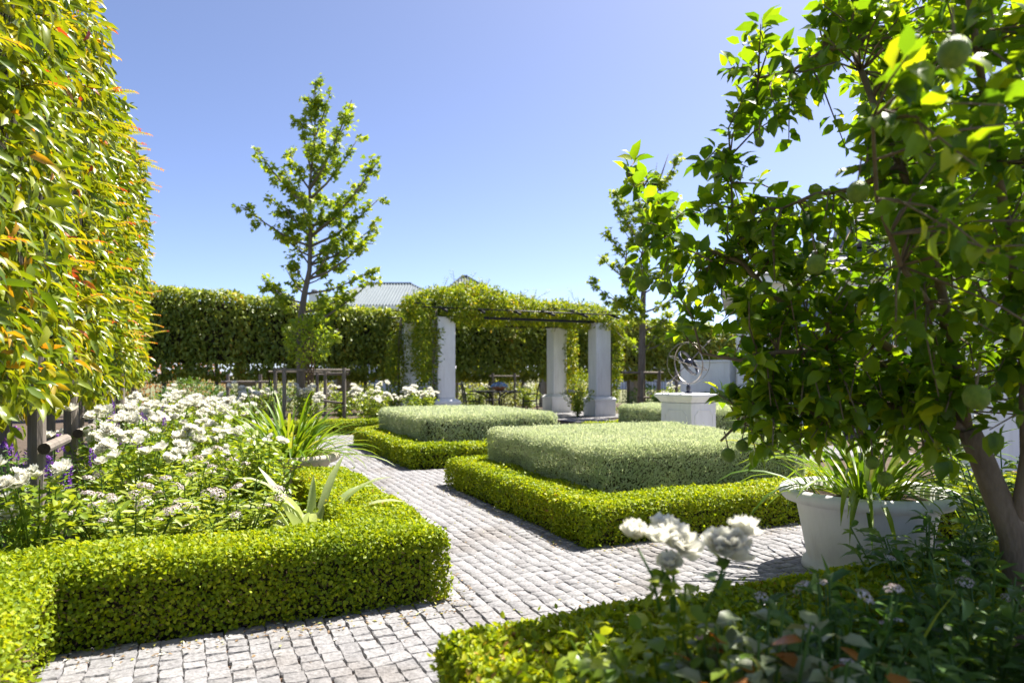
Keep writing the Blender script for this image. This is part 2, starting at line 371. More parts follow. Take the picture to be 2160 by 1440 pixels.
def glassmat():
    m, n, l = newmat('window_glass'); bs = n['Principled BSDF']
    bs.inputs['Base Color'].default_value = (.05, .06, .07, 1); bs.inputs['Roughness'].default_value = .06
    bs.inputs['Specular IOR Level'].default_value = .8
    return m
M['glass'] = glassmat()
for nm in ('core',): pass

# ------------------------------------------------------------------ SDF shells (garden coordinates)
def rect_sdf(p, r):
    cu, cv = (r[0] + r[1]) / 2, (r[2] + r[3]) / 2
    a = np.abs(p[:, 0] - cu) - (r[1] - r[0]) / 2; b = np.abs(p[:, 1] - cv) - (r[3] - r[2]) / 2
    return np.sqrt(np.maximum(a, 0) ** 2 + np.maximum(b, 0) ** 2) + np.minimum(np.maximum(a, b), 0)
def wob(p, s, ph=0.0):
    return (np.sin(p[:, 0] * s + 1.3 + ph) * np.sin(p[:, 1] * s * 1.13 + .7 + ph) + .6 * np.sin(p[:, 0] * s * 2.3 + p[:, 2] * s * 2 + ph) * np.cos(p[:, 1] * s * 2.1 - p[:, 2] * s + ph)) * .6
def hedge_sdf(rects, h, r=.07, amp=.012, ws=7.0, cr=0.0, z0=None, hfun=None, zamp=0.0):
    def f(p):
        d = None
        for q in rects:
            q2 = (q[0] + cr, q[1] - cr, q[2] + cr, q[3] - cr)
            e = rect_sdf(p, q2) - cr
            d = e if d is None else np.minimum(d, e)
        hh = h if hfun is None else hfun(p)
        a = d + r; b = p[:, 2] - hh + r
        if z0 is not None:
            b = np.maximum(b, z0 + zamp * np.sin(p[:, 0] * 5 + p[:, 1] * 3.1) - p[:, 2] + r)
        s = np.sqrt(np.maximum(a, 0) ** 2 + np.maximum(b, 0) ** 2) + np.minimum(np.maximum(a, b), 0) - r
        return s + amp * wob(p, ws)
    return f
def grad(f, p, e=.012):
    g = np.stack([f(p + np.array(d) * e) - f(p - np.array(d) * e) for d in ((1, 0, 0), (0, 1, 0), (0, 0, 1))], 1)
    return nz(g)
CAMG = np.array([0, 0, CAM_H])
def shell(f, lo, hi, n, inner=.06, outer=.0, back=.3, zmin=None, power=1.6):
    out_p, out_n, got = [], [], 0
    lo = np.array(lo); hi = np.array(hi); it = 0
    while got < n and it < 300:
        it += 1
        p = lo + (hi - lo) * rng.random((int(min(200000, max(3000, (n - got) * 5))), 3))
        s = f(p)
        k = (s < outer) & (s > -inner)
        k &= rng.random(len(p)) < np.clip((s + inner) / inner, 0, 1) ** power
        p = p[k]
        if not len(p): continue
        g = grad(f, p)
        face = np.sum(g * (CAMG - p), 1) > 0
        k = face | (g[:, 2] > .5) | (rng.random(len(p)) < back)
        p, g = p[k], g[k]
        out_p.append(p); out_n.append(g); got += len(p)
    p = np.concatenate(out_p)[:n]; g = np.concatenate(out_n)[:n]
    return p, g
def to_world(p, g): return Gn(p), Gn(g)

# ------------------------------------------------------------------ ground and paving
def sheet(name, corners, z, mat, kind='structure'):
    me = bpy.data.meshes.new(name); me.from_pydata([(c[0], c[1], z) for c in corners], [], [tuple(range(len(corners)))])
    me.materials.append(mat); o = bpy.data.objects.new(name, me); link(o); o['kind'] = kind; return o
sheet('ground', [(-1500, -1500), (1500, -1500), (1500, 1500), (-1500, 1500)], -.008, M['lawn'])
sheet('bed_soil', [G(-2, -6), G(-2, 22), G(25.5, 22), G(25.5, -6)], 0.0, M['ground'])
PATHS = [(2.02, 3.42, -.7, 1.2), (2.02, 4.05, 1.2, 6.2), (3.3, 13.7, 1.1, 2.4), (6.95, 8.25, 2.4, 9.8), (4.0, 7.0, 5.3, 6.6),
         (8.2, 17.0, 5.3, 6.6), (11.7, 13.7, 2.4, 10.5), (16.4, 20.6, 4.6, 11.6), (6.1, 7.7, .25, 1.15), (13.6, 16.5, 8.6, 10.0)]
path = thing('cobbled_path', 'grey granite sett path', 'path'); del path['label']; del path['category']; path['kind'] = 'structure'
for i, r in enumerate(PATHS):
    b = MB().add([G(r[0], r[2], .020 + i * .0004), G(r[0], r[3], .020 + i * .0004), G(r[1], r[3], .020 + i * .0004), G(r[1], r[2], .020 + i * .0004)], [(3, 2, 1, 0)])
    b.build('joint_sand', M['joint'], path)
def sett_mesh(seed):
    rs = random.Random(seed)
    o = []
    for (x, y) in ((-.5, -.5), (0, -.5), (.5, -.5), (.5, 0), (.5, .5), (0, .5), (-.5, .5), (-.5, 0)):
        j = .055
        o.append((x + rs.uniform(-j, j), y + rs.uniform(-j, j)))
    vs = []; tilt = (rs.uniform(-.0028, .0028), rs.uniform(-.0028, .0028))
    def z(x, y, b): return b + tilt[0] * x * 2 + tilt[1] * y * 2
    vs += [(x * 1.02, y * 1.02, -.01) for x, y in o]
    vs += [(x, y, z(x, y, .026 + rs.uniform(-.004, .002))) for x, y in o]
    vs += [(x * .90, y * .90, z(x, y, .032 + rs.uniform(-.0015, .0015))) for x, y in o]
    vs += [(0, 0, z(0, 0, .0325))]
    fs = []
    for i in range(8):
        j = (i + 1) % 8
        fs += [(i, j, 8 + j, 8 + i), (8 + i, 8 + j, 16 + j, 16 + i), (16 + i, 16 + j, 24)]
    return vs, fs
SETT = [sett_mesh(100 + i) for i in range(12)]
SETT_FAR = [([vs[i] for i in (8, 10, 12, 14, 16, 18, 20, 22)], [(0, 1, 5, 4), (1, 2, 6, 5), (2, 3, 7, 6), (3, 0, 4, 7), (4, 5, 6, 7)]) for vs, fs in SETT]
def in_path(u, v):
    for r in PATHS:
        if r[0] < u < r[1] and r[2] < v < r[3]: return True
    return False
setts = []
cw = .088
rs = random.Random(5)
for ci in range(int(-.7 / cw), int(12 / cw)):
    u = 1.9 + rs.uniform(0, .1)
    while u < 20.7:
        ln = rs.uniform(.072, .108); v = (ci + .5) * cw
        if in_path(u + ln / 2, v + .012 * math.sin(u * 3.1)):
            setts.append((u + ln / 2, v + .012 * math.sin(u * 3.1 + ci * .2) + rs.uniform(-.003, .003), ln, rs.randrange(12), rs.random(), rs.choice((0, 180)) + rs.uniform(-2.5, 2.5), rs.uniform(-.002, .0015)))
        u += ln
def seen(u, v):
    p = G(u, v); 
    if p.y < 1.5: return 0
    px = 1080 + 1440 * p.x / p.y; py = 793 + 1440 * CAM_H / p.y
    if not (90 < px < 1750 and py < 1450): return 0
    if v < 1.15 and u < 2.95: # only what the near hedges leave in view
        pass
    return 1 / p.y
setts.sort(key=lambda s: -seen(s[0], s[1]))
sett_me = []
for i, (vs, fs) in enumerate(SETT):
    for t in range(3):
        me = bpy.data.meshes.new('cobble'); me.from_pydata(vs, [], fs); me.materials.append(M['cobble'])
        at = me.attributes.new('rnd', 'FLOAT', 'POINT'); at.data.foreach_set('value', np.full(len(vs), random.random(), np.float32))
        sett_me.append(me)
AZ = math.atan2(D1.y, D1.x)
for (u, v, ln, k, r, a, dz) in setts[:300]:
    o = bpy.data.objects.new('cobble', sett_me[k * 3 + int(r * 3)]); link(o, path)
    o.location = G(u, v, .004 + dz); o.rotation_euler = (0, 0, AZ + math.radians(a)); o.scale = (ln - .0035, cw - .003, 1)
allv, allf, allr = [], [], []
nb = 0
for (u, v, ln, k, r, a, dz) in setts[300:]:
    vs, fs = (SETT if G(u, v).y < 5.2 else SETT_FAR)[k]; V = np.array(vs); V[:, 0] *= ln - .0035; V[:, 1] *= cw - .003
    ang = AZ + math.radians(a); c, s = math.cos(ang), math.sin(ang); g = G(u, v, .004 + dz)
    W = np.stack([V[:, 0] * c - V[:, 1] * s + g.x, V[:, 0] * s + V[:, 1] * c + g.y, V[:, 2] + g.z], 1)
    allv.append(W); allr.append(np.full(len(V), r))
    for f in fs:
        if len(f) == 4: allf += [(f[0] + nb, f[1] + nb, f[2] + nb), (f[0] + nb, f[2] + nb, f[3] + nb)]
        else: allf.append(tuple(i + nb for i in f))
    nb += len(V)
raw_mesh('cobble_field', np.concatenate(allv), np.array(allf), M['cobble'], path, np.concatenate(allr), kind='stuff')

# ------------------------------------------------------------------ clipped hedges
def hedge(name, label, cat, rects, h, dens, L, W, mat, T=T2, r=.07, amp=.022, ws=5.3, cr=0.0, back=.3, inner=.075, twigs=0, upright=.25, group=None, core_in=.07):
    c = ((min(q[0] for q in rects) + max(q[1] for q in rects)) / 2, (min(q[2] for q in rects) + max(q[3] for q in rects)) / 2)
    root = thing(name, label, cat, G(rects[0][0] * .5 + rects[0][1] * .5, rects[0][2] * .5 + rects[0][3] * .5), group)
    f = hedge_sdf(rects, h, r, amp, ws, cr)
    P_, N_ = [], []
    for q in rects:                                  # sample each leg in its own bounds, drop what another leg covers
        area = (q[1] - q[0]) * (q[3] - q[2]) + ((q[1] - q[0]) + (q[3] - q[2])) * h * 1.2
        n = int(area * dens)
        # top slab and side slabs
        e = .03
        lo = (q[0] - e, q[2] - e, .015); hi = (q[1] + e, q[3] + e, h + e)
        # three candidate regions keep the rejection cheap
        top = shell(f, (q[0] - e, q[2] - e, h - inner - .03), hi, int(n * .62), inner, .012, back)
        P_.append(top[0]); N_.append(top[1])
        per = [((q[0] - e, q[2] - e), (q[0] + inner + .03, q[3] + e)), ((q[1] - inner - .03, q[2] - e), (q[1] + e, q[3] + e)),
               ((q[0] - e, q[2] - e), (q[1] + e, q[2] + inner + .03)), ((q[0] - e, q[3] - inner - .03), (q[1] + e, q[3] + e))]
        tot = 2 * ((q[1] - q[0]) + (q[3] - q[2]))
        for i, (a, b) in enumerate(per):
            ln = (q[3] - q[2]) if i < 2 else (q[1] - q[0])
            vis = 1.0 if i in (0, 2) else .45
            m = int(ln * h * dens * 1.05 * vis)
            if m < 20: continue
            # skip a side that lies inside another leg
            mid = np.array([[(a[0] + b[0]) / 2, (a[1] + b[1]) / 2, h * .5]])
            if any(rect_sdf(mid, q2)[0] < -inner - .05 for q2 in rects if q2 is not q): continue
            s_ = shell(f, (a[0], a[1], .015), (b[0], b[1], h), m, inner, .012, back)
            P_.append(s_[0]); N_.append(s_[1])
    p = np.concatenate(P_); g = np.concatenate(N_)
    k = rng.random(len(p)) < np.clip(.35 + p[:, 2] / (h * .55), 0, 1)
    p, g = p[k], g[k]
    ns = len(p) // 70                                # stray shoots that missed the shears
    kk = rng.choice(len(p), ns, replace=False); p[kk] += g[kk] * rng.uniform(.005, .045, (ns, 1))
    p, g = to_world(p, g); n = len(p)
    ax = nz(g * .55 + nz(rvec(n)) * .85 + UP * upright); nr = nz(g * .95 + UP * .5 + nz(rvec(n)) * .55)
    sz = rng.uniform(.7, 1.25, n)
    leaves('foliage', p - ax * (L * .4), ax, nr, L * sz, W * sz, T, mat, root)
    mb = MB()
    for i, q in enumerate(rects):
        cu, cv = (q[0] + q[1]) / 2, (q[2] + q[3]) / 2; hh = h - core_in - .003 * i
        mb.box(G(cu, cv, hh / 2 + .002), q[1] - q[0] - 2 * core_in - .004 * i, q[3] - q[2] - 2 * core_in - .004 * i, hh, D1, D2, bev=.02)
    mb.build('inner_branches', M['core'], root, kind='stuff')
    if twigs:
        k = rng.choice(n, min(twigs, n), replace=False); q = p[k]; gg = g[k]
        low = q[:, 2] < h * .8; q, gg = q[low], gg[low]; m = len(q)
        a2 = nz(gg * .3 + nz(rvec(m)) * .7 + UP * .5)
        leaves('twigs', q - gg * .012, a2, nz(rvec(m)), rng.uniform(.02, .055, m), .0032, T2, M['twig'], root)
    return root
H1 = .40
hedge('box_hedge', 'low clipped box hedge edging the left rose bed, bright green on top', 'hedge',
      [(3.38, 3.84, -1.04, 1.16), (3.84, 6.15, .70, 1.16), (1.35, 3.38, -1.04, -.58)], H1, 12500, .023, .016, M['box'], twigs=15000)
hedge('box_hedge', 'low box hedge in the foreground corner, half in the lemon tree shade', 'hedge',
      [(1.58, 2.05, .66, 4.6), (.9, 1.58, .66, 1.02)], H1, 9500, .026, .018, M['box'], T=T4, twigs=2000)
hedge('box_hedge', 'low box hedge around the nearest silvery block in the middle', 'hedge',
      [(4.0, 4.42, 2.36, 5.35), (4.42, 6.58, 2.36, 2.78), (6.58, 7.0, 2.36, 5.35), (4.42, 6.58, 4.93, 5.35)], .32, 9500, .024, .0175, M['box'], twigs=5000)
hedge('box_hedge', 'low box hedge around the silvery block in front of the pergola', 'hedge',
      [(8.25, 8.65, 2.32, 5.3), (8.65, 11.4, 2.32, 2.72), (11.4, 11.8, 2.32, 5.3), (8.65, 11.4, 4.9, 5.3)], .32, 5000, .034, .025, M['box'], twigs=500)
hedge('box_hedge', 'low box hedge in front of the silvery block right of the white pedestal', 'hedge',
      [(8.25, 8.65, 6.6, 9.6), (8.65, 11.0, 6.6, 7.0), (11.0, 11.4, 6.6, 9.6)], .32, 4200, .036, .027, M['box'])
hedge('box_hedge', 'narrow distant box hedge edging the far white rose bed', 'hedge',
      [(13.7, 14.1, .2, 5.0)], .32, 3600, .04, .03, M['box'])
hedge('box_hedge', 'short sunlit box hedge behind the big pot, beside the white wall', 'hedge',
      [(2.98, 3.42, 4.75, 6.0)], .42, 8000, .026, .018, M['box'])
hedge('dark_hedge', 'small dark green hedge behind the pedestal below the low white wall', 'hedge',
      [(12.3, 12.9, 9.3, 11.2)], .78, 1500, .07, .04, M['dark_leaf'])
hedge('silver_hedge', 'large silvery green clipped square block nearest the camera', 'clipped block',
      [(4.52, 6.80, 2.74, 4.95)], .645, 15500, .026, .0075, M['sage'], r=.10, cr=.12, amp=.03, ws=3.6, upright=.75, inner=.06)
hedge('silver_hedge', 'silvery green clipped block just in front of the pergola', 'clipped block',
      [(8.75, 11.6, 2.66, 4.75)], .66, 6500, .040, .0125, M['sage'], r=.10, cr=.30, amp=.02, ws=4, upright=.7)
hedge('silver_hedge', 'silvery green clipped block behind the armillary pedestal on the right', 'clipped block',
      [(8.75, 11.0, 7.05, 9.5)], .66, 5500, .042, .014, M['sage'], r=.10, cr=.25, amp=.02, ws=4, upright=.7)

# ------------------------------------------------------------------ pleached tall hedges
ORD = ['first', 'second', 'third', 'fourth', 'fifth', 'sixth', 'seventh', 'eighth', 'ninth', 'tenth', 'eleventh', 'twelfth', 'thirteenth', 'fourteenth', 'fifteenth', 'sixteenth', 'seventeenth']
def pleached(label, rect, zb, zt, base, n, L, W, T, mat, group, trunk_r=.05, singles=0, sprigs=0, amp=.07, back=.25, inner=.30):
    root = thing('pleached_tree', label, 'tree', G(base[0], base[1]), group)
    f = hedge_sdf([rect], zt, r=.22, amp=amp, ws=3.1, cr=0, z0=zb, zamp=.10)
    lo = (rect[0] - .05, rect[2] - .1, zb - .15); hi = (rect[1] + .05, rect[3] + .1, zt + .1)
    p, g = shell(f, lo, hi, n, inner, .05, back, power=1.2)
    side = (p[:, 0] < rect[0] + .04) | (p[:, 0] > rect[1] - .04)
    hole = wob(p, 6.3, 1.7) + .7 * wob(p, 13.0, .4) + .5 * rng.random(len(p))
    k = hole > -.42; p, g = p[k], g[k]
    p[:, 0] += rng.normal(0, .06, len(p))
    p, g = to_world(p, g); m = len(p)
    ax = nz(g * .45 + nz(rvec(m)) * .55 + np.array([0, 0, -.55])); nr = nz(g * .6 + UP * .35 + nz(rvec(m)) * .72)
    sz = rng.uniform(.6, 1.25, m); rd = np.clip(rng.beta(1.7, 2.0, m) * .85 + .22 * wob(p, 3.1, 3.0) + .14 * wob(p, 8.0, 1.0) + (.11 if mat is M['tall'] else .04), 0, 1)
    if singles:
        d = np.linalg.norm(p - np.array([0, 0, CAM_H]), axis=1)
        px = 1080 + 1440 * p[:, 0] / np.maximum(p[:, 1], .1); py = 793 - 1440 * (p[:, 2] - CAM_H) / np.maximum(p[:, 1], .1)
        depth = -f(np.stack([-SA * p[:, 0] + CA * p[:, 1], CA * p[:, 0] + SA * p[:, 1], p[:, 2]], 1))
        ok = (px > -10) & (py > -10) & (p[:, 1] > .5) & (depth < .10)
        idx = np.argsort(d + (~ok) * 100)[:singles]
        single_leaves('leaf', p[idx], ax[idx], nr[idx], L * sz[idx], W / L, T8, mat, root)
        keep = np.ones(m, bool); keep[idx] = False
        p, ax, nr, sz, rd = p[keep], ax[keep], nr[keep], sz[keep], rd[keep]
    leaves('crown', p, ax, nr, L * sz, W * sz, T, mat, root, rnd=rd, smooth=(T is T8))
    # shaded inner branches
    cu, cv = (rect[0] + rect[1]) / 2, (rect[2] + rect[3]) / 2
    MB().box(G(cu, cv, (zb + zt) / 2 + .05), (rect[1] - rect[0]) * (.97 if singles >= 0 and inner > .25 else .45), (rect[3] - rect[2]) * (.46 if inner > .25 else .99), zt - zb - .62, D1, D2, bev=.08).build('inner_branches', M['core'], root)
    tp = [G(base[0] + random.uniform(-.03, .03), base[1] + random.uniform(-.03, .03), z) for z in (-.02, .4, .8, 1.3, zb + 1.2)]
    MB().tube(tp, [trunk_r * 1.25, trunk_r, trunk_r * .95, trunk_r * .9, trunk_r * .5], 10).build('trunk', M['greybark'], root, smooth=True)
    if sprigs:                                       # long new shoots with coppery tips
        V, A, N, R, S = [], [], [], [], []; mb = MB()
        for i in range(sprigs):
            u = random.uniform(rect[0], rect[1]); z = random.choice((zt, random.uniform(zb + .2, zt), random.uniform(zb + .4, zt)))
            if random.random() < .4: u = rect[1] - random.uniform(0, .15)
            o = G(u, rect[3] - .12 if z < zt - .05 else random.uniform(rect[3] - .5, rect[3] - .1), z - .03)
            d = (D2 * random.uniform(.5, 1.2) + D1 * random.uniform(-.5, .5) + Vector((0, 0, random.uniform(.1, .8)))).normalized()
            ln = random.uniform(.16, .46); pts = [o + d * (ln * t) + Vector((0, 0, -.10 * t * t)) for t in (0, .33, .66, 1)]
            mb.tube(pts, [.004, .003, .0025, .0015], 5)
            for t in np.linspace(.3, 1, int(ln / .045) + 2):
                q = o + d * (ln * t) + Vector((0, 0, -.10 * t * t))
                for sgn in (-1, 1):
                    V.append(q); sd = d.cross(Vector((0, 0, 1))).normalized() * sgn
                    A.append(d * .6 + sd * .8 + Vector((0, 0, -.3))); N.append(Vector((0, 0, 1)) + sd * random.uniform(-.4, .4)); R.append(min(1, .45 + .52 * t + random.uniform(-.1, .1))); S.append(L * (1.0 - .5 * t))
        mb.build('shoots', M['twig'], root, smooth=True, kind='stuff', rnd=.6)
        leaves('shoot_leaves', np.array(V), np.array(A), np.array(N), np.array(S), np.array(S) * W / L, T8, mat, root, rnd=np.array(R), smooth=True)
    return root
# left row, from beside the camera to the far corner
edges = [.2, 1.9, 3.4, 4.9, 6.4, 7.9, 9.6, 11.5]
for i in range(len(edges) - 1):
    a, b = edges[i], edges[i + 1]; near = i < 5
    lab = '%s tree from the camera in the tall sunlit clipped hedge on the left' % ORD[i]
    if i == len(edges) - 2: lab = 'farthest tree of the tall sunlit clipped hedge on the left, at its end'
    pleached(lab, (a - .03, b + .03, -1.85, -.80), 1.08 if near else 1.14, 4.05, ((a + b) / 2, -1.35),
             [4200, 5000, 4800, 4800, 4600, 4800, 5600, 3600, 3200, 2800, 2600, 2600, 2600][i], .112 if i < 4 else .105, .041 if i < 8 else .046,
             T8 if i < 4 else T4, M['tall'], 'trees of the tall left hedge', amp=.13, singles=[0, 120, 110, 70][i] if i < 4 else 0, sprigs=[0, 10, 18, 20, 18, 22, 34][i], trunk_r=.05)
# back row behind the garden
nb_ = 17
for i in range(nb_):
    a = -4.8 + i * 1.45; b = a + 1.45
    h0 = 3.72 - .10 * max(0, min(i - 2, 5)) + random.uniform(-.05, .05)
    if i > 7: h0 = 3.2 + random.uniform(-.06, .08)
    pleached('%s tree from the left in the dark clipped back hedge' % ORD[i], (21.5, 22.6, a - .03, b + .03), 1.22, h0, (22.0, (a + b) / 2 + random.uniform(-.1, .1)),
             5200, .135, .075, T4, M['back'], 'trees of the back hedge', amp=.10, sprigs=0, trunk_r=.06, inner=.22, back=.12)

# ------------------------------------------------------------------ pergola
PU0, PU1, PV0, PV1, PH = 17.2, 19.7, 5.75, 10.6, 2.72
def column(label, u, v):
    root = thing('pergola_column', label, 'column', G(u, v), 'white pergola columns')
    c = lambda z: G(u, v, z)
    MB().box(c(.235), .70, .70, .47, D1, D2, bev=.012).build('pedestal', M['plaster'], root)
    mb = MB()                                       # moulding that steps in to the shaft
    prof = [(.345, .47), (.365, .485), (.365, .53), (.335, .56), (.30, .585), (.265, .60), (.262, .62)]
    vs, fs = [], []
    for r, z in prof:
        for a, b in ((-1, -1), (1, -1), (1, 1), (-1, 1)): vs.append(G(u + a * r, v + b * r, z))
    for i in range(len(prof) - 1):
        for k in range(4):
            j = (k + 1) % 4; fs.append((i * 4 + k, i * 4 + j, i * 4 + 4 + j, i * 4 + 4 + k))
    fs += [(3, 2, 1, 0), tuple(range(len(vs) - 4, len(vs)))]
    mb.add(vs, fs).build('moulding', M['plaster'], root)
    MB().box(c((.62 + PH) / 2), .49, .49, PH - .62, D1, D2, bev=.02).build('shaft', M['plaster'], root)
    MB().box(c(PH + .012), .53, .53, .024, D1, D2, bev=.005).build('cap', M['plaster'], root)
    return root
column('ivy-clad white pergola column at the front left', PU0, PV0)
column('white pergola column at the front right, green vine down its right side', PU0 + .1, PV1)
column('white pergola column at the back left, half hidden by hanging vine', PU1, PV0 - .2)
column('white pergola column at the back right, seen through the pergola', PU1, PV1 - .15)
perg = thing('pergola_frame', 'black steel pergola roof frame resting on four white columns', 'pergola', G((PU0 + PU1) / 2, (PV0 + PV1) / 2, PH + .024))
z0 = PH + .024
for u in (PU0, PU1):
    mb = MB(); mb.box(G(u, (PV0 + PV1) / 2, z0 + .06), .09, PV1 - PV0 + .5, .012, D1, D2); mb.box(G(u, (PV0 + PV1) / 2, z0 + .006), .09, PV1 - PV0 + .5, .012, D1, D2)
    mb.box(G(u, (PV0 + PV1) / 2, z0 + .033), .012, PV1 - PV0 + .5, .0415, D1, D2); mb.build('main_beam', M['steel'], perg)
for k in range(6):
    v = PV0 - .15 + k * (PV1 - PV0 + .3) / 5
    pts = [G(PU0 - .7 + t * (PU1 - PU0 + 1.4), v, z0 + .11 + .35 * math.sin(math.pi * t)) for t in np.linspace(0, 1, 9)]
    MB().tube(pts, .035, 6).build('arched_rafter', M['steel'], perg, smooth=True)
for k in range(7):
    t = (k + .3) / 6.6
    u = PU0 - .7 + t * (PU1 - PU0 + 1.4); z = z0 + .16 + .35 * math.sin(math.pi * min(1, t))
    MB().tube([G(u, PV0 - .75, z), G(u, PV1 + .45, z)], .018, 6).build('purlin', M['steel'], perg, smooth=True)
vine = thing('climbing_vine', 'bright green climbing vine mounded over the pergola roof and hanging down its columns', 'vine', G(PU0, PV0))
def ellip(p, c, r): 
    q = (p - np.array(c)) / np.array(r); k = np.linalg.norm(q, axis=1); return (k - 1) * min(r)
VB = [((18.0, 6.2, 3.12), (1.35, 1.15, .46)), ((17.6, 6.7, 3.28), (.9, .9, .38)), ((18.3, 7.8, 3.12), (1.25, 1.3, .36)), ((18.6, 9.4, 3.12), (1.15, 1.5, .28)), ((18.5, 10.7, 3.06), (1.0, .9, .30)), ((17.5, 10.3, 3.0), (.4, .6, .14)),
      ((17.15, 6.2, 2.95), (.45, .6, .30)), ((19.6, 5.6, 2.2), (.35, .38, 1.1)), ((17.1, 5.28, 2.0), (.34, .36, 1.1)), ((17.15, 5.32, 1.0), (.28, .30, 1.0)), ((19.7, 5.2, 1.2), (.32, .34, 1.15)),
      ((17.35, 11.1, 1.9), (.24, .24, 1.05)), ((17.35, 11.02, 1.0), (.20, .18, .75)), ((19.6, 10.85, 1.7), (.22, .22, 1.2)), ((17.3, 10.8, 2.8), (.35, .5, .25))]
def vine_sdf(p):
    d = None
    for c, r in VB:
        e = ellip(p, c, r); d = e if d is None else np.minimum(d, e)
    return d + .10 * wob(p, 4.7) + .06 * wob(p, 11, 2)
p, g = shell(vine_sdf, (16.2, 4.6, .15), (20.2, 11.7, 3.85), 36000, .24, .04, .35, power=1.0)
p, g = to_world(p, g); n = len(p)
ax = nz(g * .45 + nz(rvec(n)) * .6 + np.array([0, 0, -.35])); nr = nz(g * .7 + UP * .45 + nz(rvec(n)) * .55); sz = rng.uniform(.6, 1.3, n)
leaves('foliage', p, ax, nr, .115 * sz, .042 * sz, T2, M['vine'], vine)
mb = MB()
for (u, v, top) in ((17.0, 5.44, 2.9), (17.25, 11.0, 2.8), (19.6, 5.2, 2.9)):
    for k in range(3):
        pts = [G(u + .06 * math.sin(z * 2 + k * 2) , v + .06 * math.cos(z * 1.7 + k), z) for z in np.linspace(0, top, 10)]
        mb.tube(pts, [.022 - .0012 * i for i in range(10)], 6)
mb.build('stems', M['greybark'], vine, smooth=True, kind='stuff')
tend_v, tend_a, tend_n = [], [], []; mb = MB()
for k in range(130):                                  # wisps that stick out above and below
    c, r = VB[random.choice((0, 0, 1, 2, 3, 3, 4, 8, 11))]
    a = random.uniform(0, 6.28); o = G(c[0] + r[0] * .8 * math.cos(a), c[1] + r[1] * .8 * math.sin(a), c[2] + r[2] * random.uniform(-.4, .8))
    d = Vector((random.gauss(0, .4), random.gauss(0, .4), random.choice((1, .8, -.8)))).normalized(); ln = random.uniform(.25, .6)
    mb.tube([o, o + d * ln * .5, o + d * ln + Vector((.06, 0, -.03))], [.006, .005, .003], 4)
    for t in np.linspace(.3, 1, 9):
        for s_ in (-1, 1):
            tend_v.append(o + d * ln * t); tend_a.append(Vector((s_ * .8, random.uniform(-.5, .5), random.uniform(-.3, .3)))); tend_n.append(Vector((random.gauss(0, .3), random.gauss(0, .3), 1)))
mb.build('tendrils', M['twig'], vine, kind='stuff', rnd=.4)
leaves('tendril_leaves', np.array(tend_v), np.array(tend_a), np.array(tend_n), .08, .03, T2, M['vine'], vine)

# ------------------------------------------------------------------ metal table and chairs under the pergola
tc = P(1045, 826, 20.9); tc.z = 0
tbl = thing('garden_table', 'black metal garden table with scrolled legs under the pergola', 'table', tc)
MB().lathe([(.01, .715), (.80, .715), (.82, .73), (.80, .748), (.01, .748)], tc, 28).build('table_top', M['steel'], tbl, smooth=False)
for k in range(4):
    a = k * math.pi / 2 + .5; d = Vector((math.cos(a), math.sin(a), 0))
    pts = [tc + d * .62 + Vector((0, 0, .70)), tc + d * .42 + Vector((0, 0, .66)), tc + d * .22 + Vector((0, 0, .52)), tc + d * .20 + Vector((0, 0, .30)), tc + d * .34 + Vector((0, 0, .10)), tc + d * .52 + Vector((0, 0, .012))]
    MB().tube(pts, .02, 6).build('leg', M['steel'], tbl, smooth=True)
def chair(label, loc, ang):
    r = thing('garden_chair', label, 'chair', loc, 'black metal chairs around the table')
    f = Vector((math.cos(ang), math.sin(ang), 0)); s = Vector((-f.y, f.x, 0)); L = Vector(loc); U = Vector((0, 0, 1))
    MB().box(L + U * .44, .46, .46, .025, f, s, bev=.008).build('seat', M['steel'], r)
    for a in (-1, 1):
        MB().tube([L + f * .21 + s * (.21 * a), L + f * .20 + s * (.21 * a) + U * .44], .014, 6).build('leg', M['steel'], r)
        MB().tube([L - f * .26 + s * (.21 * a), L - f * .20 + s * (.21 * a) + U * .44, L - f * .24 + s * (.20 * a) + U * .72, L - f * .30 + s * (.16 * a) + U * .95], .014, 6).build('back_leg', M['steel'], r)
        MB().tube([L - f * .23 + s * (.22 * a) + U * .66, L + f * .05 + s * (.25 * a) + U * .66, L + f * .17 + s * (.25 * a) + U * .62, L + f * .19 + s * (.23 * a) + U * .44], .012, 6).build('armrest', M['steel'], r)
    MB().tube([L - f * .30 + s * .16 + U * .95, L - f * .32 + U * 1.0, L - f * .30 - s * .16 + U * .95], .014, 6).build('top_rail', M['steel'], r)
    for k in range(5):
        o = (k - 2) * .065
        MB().tube([L - f * .21 + s * o + U * .46, L - f * .24 + s * o * 1.1 + U * .72, L - f * .30 + s * o + U * .97], .007, 5).build('back_bar', M['steel'], r)
    return r
chair('black metal garden chair on the left side of the table, by the white column', tc + Vector((-.72, -.25, 0)), .3)
chair('black metal garden chair on the right side of the table', tc + Vector((1.05, .0, 0)), math.pi)
chair('black metal garden chair standing behind the table', tc + Vector((-.1, 1.0, 0)), -math.pi / 2)
bl = tc + Vector((.12, -.05, .75))
bowl = thing('flower_bowl', 'orange bowl filled with blue and white flowers on the garden table', 'bowl', bl)
MB().lathe([(.07, 0), (.13, .02), (.19, .08), (.21, .13), (.19, .13), (.16, .09), (.01, .06)], bl, 20).build('bowl', M['terracotta'], bowl, smooth=True)
q = nz(rvec(420)) * np.array([.23, .23, .11]); q[:, 2] = np.abs(q[:, 2]) + .12
leaves('flowers', q + np.array(bl), nz(q + rvec(420) * .1), nz(rvec(420)), .045, .04, T2, M['blue'], bowl)

